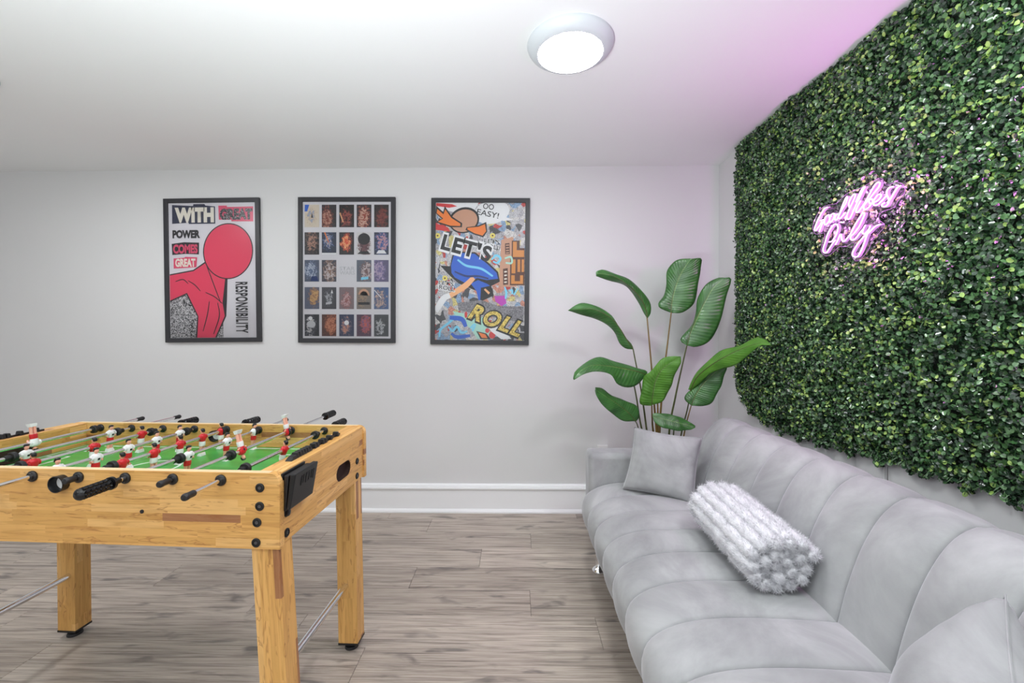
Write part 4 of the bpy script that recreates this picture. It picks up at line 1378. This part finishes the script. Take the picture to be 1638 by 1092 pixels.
# A far top left
leaf([(466, 348, 2.66), (460, 300, 2.65), (425, 235, 2.63), (365, 178, 2.60), (290, 132, 2.57), (203, 118, 2.54)],
     [(466, 350), (446, 318), (420, 268), (385, 215), (345, 178), (275, 158), (205, 134)],
     [(468, 350), (484, 320), (482, 268), (440, 210), (375, 150), (300, 120), (240, 100), (205, 108)], 0.05, 0.03)
stem([(466, 348, 2.66), (478, 480, 2.66), (492, 640, 2.67), (503, 800, 2.68), (515, 950, 2.70)], (-0.03, 0.0, 0.235), 0.005, 'stem_brown')
# B mid left
leaf([(394, 508, 2.60), (365, 465, 2.59), (315, 385, 2.57), (260, 335, 2.55), (180, 302, 2.53), (62, 308, 2.50)],
     [(392, 510), (358, 505), (325, 480), (300, 425), (258, 382), (190, 350), (120, 330), (60, 311)],
     [(396, 508), (385, 480), (345, 435), (305, 365), (278, 330), (215, 290), (140, 271), (95, 284), (60, 308)], 0.05, 0.02)
stem([(394, 508, 2.60), (410, 590, 2.61), (432, 700, 2.62), (450, 820, 2.64), (466, 940, 2.66)], (-0.055, -0.03, 0.235), 0.0045)
# C upright top centre
leaf([(590, 322, 2.70), (594, 260, 2.70), (610, 190, 2.69), (640, 120, 2.67), (665, 80, 2.65), (690, 44, 2.63)],
     [(588, 322), (530, 296), (524, 270), (552, 235), (563, 180), (568, 110), (600, 62), (632, 46), (690, 43)],
     [(592, 322), (650, 320), (700, 282), (722, 220), (732, 150), (742, 90), (747, 43), (700, 43)], 0.03, -0.03)
stem([(590, 320, 2.70), (572, 470, 2.70), (556, 600, 2.70), (540, 770, 2.71), (530, 950, 2.72)], (-0.01, 0.02, 0.235), 0.005, 'stem_brown')
# D tall right
leaf([(672, 490, 2.62), (690, 420, 2.62), (725, 340, 2.61), (765, 260, 2.60), (805, 195, 2.58), (868, 142, 2.56)],
     [(670, 490), (636, 458), (690, 392), (715, 320), (728, 240), (765, 178), (830, 143), (868, 141)],
     [(674, 490), (720, 498), (780, 470), (830, 400), (858, 300), (880, 220), (897, 145), (870, 141)], 0.03, -0.03)
stem([(670, 490, 2.62), (640, 620, 2.64), (610, 760, 2.66), (580, 930, 2.70)], (0.02, 0.0, 0.235), 0.005)
# E lower right, shiny
leaf([(694, 797, 2.50), (712, 750, 2.50), (750, 690, 2.49), (800, 640, 2.47), (850, 605, 2.45)],
     [(692, 797), (656, 760), (690, 715), (720, 670), (765, 610), (800, 580), (850, 600)],
     [(696, 797), (750, 802), (800, 780), (835, 720), (862, 650), (876, 602), (852, 604)], 0.03, -0.03)
stem([(693, 797, 2.50), (675, 860, 2.53), (655, 950, 2.60)], (0.04, -0.05, 0.235), 0.004, 'stem_brown')
# F bright, arching to the right over the leafy panel
leaf([(690, 718, 2.52), (720, 655, 2.48), (782, 600, 2.42), (870, 545, 2.34), (970, 500, 2.26), (1050, 476, 2.19), (1102, 488, 2.14)],
     [(689, 718), (676, 712), (720, 630), (780, 565), (850, 515), (940, 488), (1020, 452), (1070, 456), (1102, 487)],
     [(690, 720), (730, 690), (780, 640), (850, 612), (920, 588), (980, 548), (1040, 490), (1075, 488), (1102, 489)], 0.03, -0.02, 'leaf_lit')
stem([(690, 718, 2.52), (672, 820, 2.55), (640, 950, 2.62)], (0.03, -0.03, 0.235), 0.004)
# G drooping to the left with folded base
leaf([(462, 640, 2.52), (410, 622, 2.50), (340, 606, 2.47), (270, 595, 2.43), (180, 592, 2.38), (120, 625, 2.34), (88, 664, 2.32)],
     [(462, 640), (425, 685), (370, 704), (315, 690), (280, 638), (215, 624), (140, 636), (90, 667)],
     [(466, 640), (462, 618), (400, 600), (300, 570), (225, 549), (155, 572), (98, 622), (86, 660)], -0.02, 0.05)
stem([(375, 628, 2.50), (393, 670, 2.50), (412, 760, 2.53), (440, 925, 2.60)], (-0.04, -0.06, 0.235), 0.0045)
# H centre, bright
leaf([(490, 798, 2.48), (496, 740, 2.47), (510, 670, 2.45), (545, 610, 2.42), (600, 570, 2.39), (640, 548, 2.37)],
     [(489, 798), (430, 790), (438, 710), (450, 650), (480, 625), (540, 560), (600, 543), (636, 545)],
     [(491, 798), (550, 770), (588, 700), (606, 650), (628, 600), (641, 575), (640, 550)], 0.02, -0.02, 'leaf_lit')
stem([(490, 798, 2.48), (492, 860, 2.52), (500, 950, 2.62)], (-0.02, -0.06, 0.235), 0.0055, 'stem_brown')
# I lower left
leaf([(408, 879, 2.52), (365, 830, 2.50), (300, 780, 2.47), (245, 745, 2.44), (200, 716, 2.42)],
     [(406, 879), (365, 880), (320, 865), (270, 825), (232, 790), (205, 745), (198, 720)],
     [(412, 878), (426, 850), (415, 802), (350, 770), (290, 748), (240, 712), (200, 704)], -0.02, 0.03)
stem([(406, 878, 2.52), (425, 930, 2.58)], (-0.06, -0.02, 0.235), 0.004)
# J small, lowest
leaf([(495, 850, 2.46), (545, 865, 2.45), (605, 880, 2.44), (660, 895, 2.44), (713, 907, 2.44)],
     [(493, 852), (510, 890), (560, 915), (620, 926), (680, 924), (712, 909)],
     [(494, 848), (510, 836), (560, 840), (620, 852), (680, 880), (714, 903)], -0.02, 0.02)
stem([(604, 884, 2.45), (601, 950, 2.55)], (0.01, -0.05, 0.235), 0.004)
stem([(520, 780, 2.66), (522, 870, 2.67), (525, 950, 2.70)], (0.0, 0.03, 0.235), 0.006, 'stem_brown')

# ------------------------------------------------------------------ artificial boxwood panel
hedge = empty('boxwood_panel', 'large dark green artificial boxwood hedge panel covering the right wall', 'wall panel', (XR, 1.5, 1.5))
M['mat_back'] = plain('hedge_backing', srgb(18, 30, 16), 0.9)
def hz0(y):
    return 0.765 if y < 1.155 else 0.800 + (0.735 - 0.800) * (min(y, 2.3) - 1.155) / 1.145
def box_leaf_mat(name, a, b, rough):
    t = NT(name)
    nz = t.noise(t.coord(), 40, 2)
    t.base(t.ramp(nz, [(0.35, a), (0.65, b)]))
    t.set(Roughness=rough)
    t.b.inputs['Specular IOR Level'].default_value = 0.8
    return t.m
HM = [box_leaf_mat('boxwood_dark', srgb(22, 44, 27), srgb(46, 74, 50), 0.24),
      box_leaf_mat('boxwood_mid', srgb(62, 102, 58), srgb(100, 138, 90), 0.24),
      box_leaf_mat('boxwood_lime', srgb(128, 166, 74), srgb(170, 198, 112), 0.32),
      box_leaf_mat('boxwood_inner_shade', srgb(8, 20, 12), srgb(18, 36, 22), 0.5)]  # shade deep between the leaves put into a near-black green
# backing: panel outline with the drooping lower far corner
outl = [(0.30, 0.80)]
yy_ = [0.30, 0.7, 1.155, 1.7, 2.25, 2.40, 2.52, 2.62, 2.68]
zz_ = [0.80, 0.81, 0.815, 0.785, 0.755, 0.765, 0.79, 0.83, 0.89]
outl = list(zip(yy_, zz_)) + [(2.70, CEIL - 0.012), (0.30, CEIL - 0.012)]
MB().plate(outl, [], lambda u, v, t: (XR - 0.002 - 0.022 * t - XR, u - 1.5, v - 1.5)).build('backing_mat', M['mat_back'], hedge)
def leaf_verts(n, ctr, nrm, tan, L, Wd):
    """6-vertex folded oval leaves, vectorised"""
    bit = np.cross(nrm, tan)
    out = np.zeros((n, 6, 3))
    prof = [(-0.5, 0, 0), (-0.18, -0.5, 0.13), (0.26, -0.44, 0.12), (0.5, 0, 0.02), (0.26, 0.44, 0.12), (-0.18, 0.5, 0.13)]
    for k_, (a, b, c_) in enumerate(prof):
        out[:, k_] = ctr + tan * (a * L)[:, None] + bit * (b * Wd)[:, None] + nrm * (c_ * Wd)[:, None]
    return out
def rand_dirs(n, spread):
    v = nrg.normal(size=(n, 3)) * spread
    v[:, 0] -= 1.0
    return v / np.linalg.norm(v, axis=1)[:, None]
def hedge_leaves(name, y, z, depth, tone, Lmu, kind):
    n = len(y)
    ctr = np.stack([XR - depth, y, z], 1)
    nrm = rand_dirs(n, 0.75)
    tan = nrg.normal(size=(n, 3))
    tan -= nrm * (tan * nrm).sum(1)[:, None]
    tan /= np.linalg.norm(tan, axis=1)[:, None]
    L = nrg.uniform(0.8, 1.2, n) * Lmu
    V = leaf_verts(n, ctr, nrm, tan, L, L * nrg.uniform(0.66, 0.85, n)).reshape(-1, 3)
    V -= np.array([XR, 1.5, 1.5])
    V[:, 2] = np.minimum(V[:, 2], CEIL - 0.002 - 1.5)
    V[:, 0] = np.minimum(V[:, 0], -0.001)
    b = np.arange(n)[:, None, None] * 6
    F = (b + np.array([[0, 1, 2], [0, 2, 3], [0, 3, 4], [0, 4, 5]])[None]).reshape(-1, 3)
    me = bpy.data.meshes.new(name)
    me.vertices.add(len(V)); me.vertices.foreach_set('co', V.ravel())
    nf = len(F)
    me.loops.add(nf * 3); me.loops.foreach_set('vertex_index', F.ravel().astype(np.int32))
    me.polygons.add(nf)
    me.polygons.foreach_set('loop_start', np.arange(0, nf * 3, 3, dtype=np.int32))
    for q in HM:
        me.materials.append(q)
    me.polygons.foreach_set('material_index', np.repeat(tone, 4).astype(np.int32))
    me.update(calc_edges=True)
    me.validate()
    o = bpy.data.objects.new(name, me)
    COL.objects.link(o); o.parent = hedge
    if kind:
        o['kind'] = kind
    return o
NL = 105000
y = nrg.uniform(0.30, 2.715, NL)
# nearer, unseen end thinner
keep = (y > 1.05) | (nrg.random(NL) < 0.55)
y = y[keep]
zlow = np.interp(y, yy_ + [2.72], zz_ + [0.95]) - 0.018
ragged = 0.012 * np.sin(y * 41) + 0.010 * np.sin(y * 97 + 1)
z = zlow + ragged + nrg.random(len(y)) * (CEIL - 0.004 - zlow - ragged)
# soft mounds: leaves sit on an uneven surface
def mound(y, z):
    s = np.zeros_like(y)
    r2 = np.random.default_rng(5)
    for _ in range(26):
        ky, kz, p = r2.normal() * 26, r2.normal() * 26, r2.uniform(0, 6.28)
        s += np.sin(ky * y + kz * z + p)
    return s / 5.1
mo = mound(y, z)
front = 0.050 + 0.010 * mo
# thinner towards the panel's own edges
edge_d = np.minimum(np.minimum(z - zlow, 2.72 - y), 0.10) / 0.10
front = front * (0.52 + 0.48 * np.clip(edge_d, 0, 1))
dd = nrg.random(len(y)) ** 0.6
depth = 0.016 + (front - 0.010) * dd + np.where(nrg.random(len(y)) < 0.05, nrg.uniform(0, 0.012, len(y)), 0)
cl = mound(y * 1.7 + 3, z * 1.7 - 2)
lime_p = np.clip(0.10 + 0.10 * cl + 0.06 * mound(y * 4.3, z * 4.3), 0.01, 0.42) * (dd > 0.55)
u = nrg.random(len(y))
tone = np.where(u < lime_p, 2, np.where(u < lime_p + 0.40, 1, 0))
tone = np.where((dd < 0.35), 3, tone)  # innermost leaves take the shade colour
# the 300 leaves nearest the picture's right edge are leaves of their own
px_score = np.where((y > 1.12) & (y < 1.45) & (dd > 0.85), -y, -99)
top = np.argsort(-px_score)[:300]
mask = np.ones(len(y), bool); mask[top] = False
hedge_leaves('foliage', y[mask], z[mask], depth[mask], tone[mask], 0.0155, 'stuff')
lm = []
for k_ in range(4):
    me_o = hedge_leaves('leaf', np.array([1.5]), np.array([1.5]), np.array([0.0]), np.array([k_]), 0.0158, None)
    co = np.zeros(18); me_o.data.vertices.foreach_get('co', co)
    lv = leaf_verts(1, np.zeros((1, 3)), np.array([[0, 0, 1.0]]), np.array([[1.0, 0, 0]]), np.array([0.0160]), np.array([0.0122])).ravel()
    me_o.data.vertices.foreach_set('co', lv)
    me_o.data.update()
    lm.append(me_o.data)
    bpy.data.objects.remove(me_o)
for i in top:
    o = bpy.data.objects.new('leaf', lm[int(tone[i])])
    COL.objects.link(o); o.parent = hedge
    o.location = (-float(depth[i]), float(y[i]) - 1.5, float(z[i]) - 1.5)
    d = Vector((-1, rnd.gauss(0, .6), rnd.gauss(0, .6))).normalized()
    o.rotation_euler = (d.to_track_quat('Z', 'Y') @ Matrix.Rotation(rnd.uniform(0, 6.28), 3, 'Z').to_quaternion()).to_euler()
# wiry stalks showing at the ragged rim
mb = MB()
for _ in range(260):
    y_ = rnd.uniform(0.6, 2.68)
    z_ = float(np.interp(y_, yy_, zz_)) + rnd.uniform(-0.01, 0.02)
    a = Vector((-0.02, y_ - 1.5, z_ - 1.5 + 0.02)); b = a + Vector((-rnd.uniform(0.005, 0.03), rnd.gauss(0, 0.012), -rnd.uniform(0.02, 0.04)))
    mb.tube([a, b], 0.0007, 4)
o = mb.build('twigs', HM[1], hedge); o['kind'] = 'stuff'

# ------------------------------------------------------------------ neon sign
SX = 1.297
sign = empty('neon_sign', 'glowing pink script neon sign reading Good Vibes Only on the leafy panel', 'sign', (SX, 1.68, 1.65))
SO = Vector((SX, 1.68, 1.65))
M['neon_core'] = mat_emit('neon_front', (1.0, 0.62, 1.0, 1), NEON_CORE, 0.02)
M['neon_side'] = mat_emit('neon_side', (0.80, 0.32, 0.92, 1), NEON_SIDE, 0.02)
def mat_acrylic():
    t = NT('clear_acrylic')
    tr = t.n('ShaderNodeBsdfTransparent'); tr.inputs[0].default_value = (0.96, 0.90, 0.98, 1)
    gl = t.n('ShaderNodeBsdfGlossy'); gl.inputs['Roughness'].default_value = 0.06
    fr = t.n('ShaderNodeValue'); fr.outputs[0].default_value = 0.035
    mx = t.n('ShaderNodeMixShader')
    t.l(fr.outputs[0], mx.inputs[0]); t.l(tr.outputs[0], mx.inputs[1]); t.l(gl.outputs[0], mx.inputs[2])
    t.l(mx.outputs[0], t.out.inputs[0])
    return t.m
M['acrylic'] = mat_acrylic()
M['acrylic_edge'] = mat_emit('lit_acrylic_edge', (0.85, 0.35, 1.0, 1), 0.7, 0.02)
def Z1(x, y): return 1295 + x / 13.65, 300 + y / 13.65
def Z2(x, y): return 1365 + x / 13.65, 280 + y / 13.65
def Z3(x, y): return 1305 + x / 13.65, 340 + y / 13.65
def Z0(x, y): return 1270 + x / 6.065, 260 + y / 6.065
strokes = [
    (Z1, [(400, 425), (330, 460), (250, 580), (170, 740), (115, 880), (120, 940), (160, 920), (220, 830), (275, 735)]),
    (Z1, [(228, 722), (330, 700), (275, 800), (215, 965)]),
    (Z1, [(420, 590), (355, 640), (330, 740), (350, 815), (410, 760), (440, 660), (420, 590), (450, 630), (480, 620)]),
    (Z1, [(530, 560), (470, 600), (440, 700), (462, 755), (520, 690), (545, 610), (530, 560), (575, 610)]),
    (Z1, [(625, 570), (575, 610), (560, 690), (600, 700), (650, 600), (720, 400), (800, 220), (830, 210), (800, 330), (700, 500), (632, 640), (670, 672), (730, 610), (790, 545)]),
    (Z1, [(872, 430), (862, 340), (920, 210), (980, 140), (1005, 175), (940, 330), (860, 500), (815, 640), (840, 690), (890, 660), (960, 510), (1040, 330), (1092, 240)]),
    (Z2, [(60, 590), (130, 430), (205, 290), (262, 255), (215, 330), (130, 520)]),
    (Z2, [(165, 560), (100, 680), (62, 780), (95, 815), (160, 740), (225, 650)]),
    (Z2, [(225, 650), (330, 470), (440, 270), (520, 170), (585, 165), (560, 260), (450, 400), (320, 560), (240, 660), (232, 730), (285, 748), (360, 680), (425, 590), (420, 530), (370, 525), (345, 575), (390, 640)]),
    (Z2, [(450, 600), (550, 545), (610, 465), (600, 420), (540, 430), (470, 520), (440, 600), (470, 660), (540, 640), (640, 550), (725, 450)]),
    (Z2, [(880, 250), (800, 270), (745, 330), (735, 420), (775, 510), (770, 610), (715, 680), (650, 685), (630, 645), (690, 600)]),
    (Z2, [(1040, 230), (965, 270), (890, 390), (820, 510), (750, 600)]),
    (Z3, [(290, 640), (360, 620), (440, 500), (488, 350), (465, 260), (405, 262), (320, 360), (250, 500), (200, 670), (160, 800), (180, 870), (240, 870), (300, 780), (380, 660), (430, 600)]),
    (Z3, [(430, 700), (480, 610), (535, 485), (560, 480), (565, 560), (590, 620), (635, 620), (700, 545), (750, 480)]),
    (Z3, [(750, 490), (860, 270), (960, 110), (1030, 15), (1070, 20), (1050, 90), (950, 300), (840, 450), (770, 520), (765, 575), (810, 600), (880, 555), (960, 450), (1030, 370)]),
    (Z3, [(1090, 270), (1050, 340), (1025, 430), (1060, 470), (1110, 430), (1180, 330), (1190, 285), (1140, 440), (1110, 520), (1050, 690), (980, 850), (910, 960), (830, 955), (800, 900), (850, 790), (950, 640), (1060, 520), (1180, 420), (1300, 300), (1420, 250)]),
]
for zf, pts in strokes:
    Q = resample([at(*zf(*p), 0, SX - 0.010) for p in pts], max(14, len(pts) * 6))
    path = [Vector(q) - SO for q in Q]
    tb_ = MB().tube([p + Vector((0.009, 0, 0)) for p in path], 0.0026, 8).tube([p + Vector((0.004, 0, 0)) for p in path], 0.0026, 8).build('neon_tube', M['neon_side'], sign, smooth=True)
    MB().tube([p + Vector((-0.001, 0, 0)) for p in path], 0.0024, 8).build('lit_front', M['neon_core'], tb_, smooth=True)
# the light the tubes give off: small lamps spread along the letters
for k_, (zf, pts) in enumerate(strokes):
    p = at(*zf(*pts[len(pts) // 2]), 0, SX - 0.022)
    l_ = bpy.data.lights.new('neon_glow', 'POINT')
    l_.energy = NEON_LIGHT_W / len(strokes)
    l_.color = (1.0, 0.22, 0.90)
    l_.shadow_soft_size = 0.004
    lo = bpy.data.objects.new('neon_glow', l_)
    COL.objects.link(lo); lo.parent = sign; lo.location = p - SO
    l2 = bpy.data.lights.new('neon_back_glow', 'POINT')
    l2.energy = 0.18
    l2.color = (0.85, 0.20, 1.0)
    l2.shadow_soft_size = 0.004
    p = at(*zf(*pts[len(pts) // 3]), 0, SX + 0.013)
    lo = bpy.data.objects.new('neon_back_glow', l2)
    COL.objects.link(lo); lo.parent = sign; lo.location = p - SO
outline = [(Z0, p) for p in [(180, 640), (205, 690), (245, 692), (300, 685), (285, 760), (262, 850), (290, 895), (340, 900), (400, 850), (440, 815), (510, 815), (560, 780), (590, 790), (560, 880), (590, 950), (640, 940), (720, 850), (760, 760), (830, 680), (885, 610), (865, 585), (830, 560), (822, 520), (860, 475), (960, 440), (1010, 370), (1075, 290), (1065, 215), (985, 190), (900, 220), (850, 150), (790, 170), (730, 200), (640, 250), (540, 285), (480, 330), (430, 380), (400, 400), (320, 415), (260, 450), (200, 560)]]
oq = resample([at(*zf(*p), 0, SX + 0.006) for zf, p in outline] + [at(*Z0(180, 640), 0, SX + 0.006)], 120)[:-1]
MB().plate([(float(q[1]), float(q[2])) for q in oq], [], lambda u, v, t: (SX + 0.004 + 0.004 * t - SO.x, u - SO.y, v - SO.z)).build('acrylic_backboard', M['acrylic'], sign)
MB().tube([Vector((SX + 0.006, float(q[1]), float(q[2]))) - SO for q in oq], 0.0007, 6, closed=True).build('backboard_edge', M['acrylic_edge'], sign, smooth=True)
for px_, py_ in ((Z0(985, 205)), (Z0(300, 440)), (Z0(600, 930))):
    a = at(px_, py_, 0, SX)
    MB().lathe([(0.005, -0.004), (0.005, 0.014), (0.003, 0.05)], 14, (0, a.y - SO.y, a.z - SO.z), 'x').build('standoff', M['steel'], sign, smooth=True)
# supply leads that hang below the leaves
for px_ in (1413.5, 1419.5):
    a = at(px_, 748, 0, XR - 0.012)
    MB().tube([Vector((XR - 0.02, a.y, 1.0)) - SO, Vector((XR - 0.012, a.y, 0.80)) - SO, Vector((XR - 0.010, a.y, 0.70)) - SO, Vector((XR - 0.010, a.y + 0.004, 0.35)) - SO], 0.0014, 6).build('supply_lead', M['white_plastic'] if px_ < 1416 else M['steel'], sign, smooth=True)
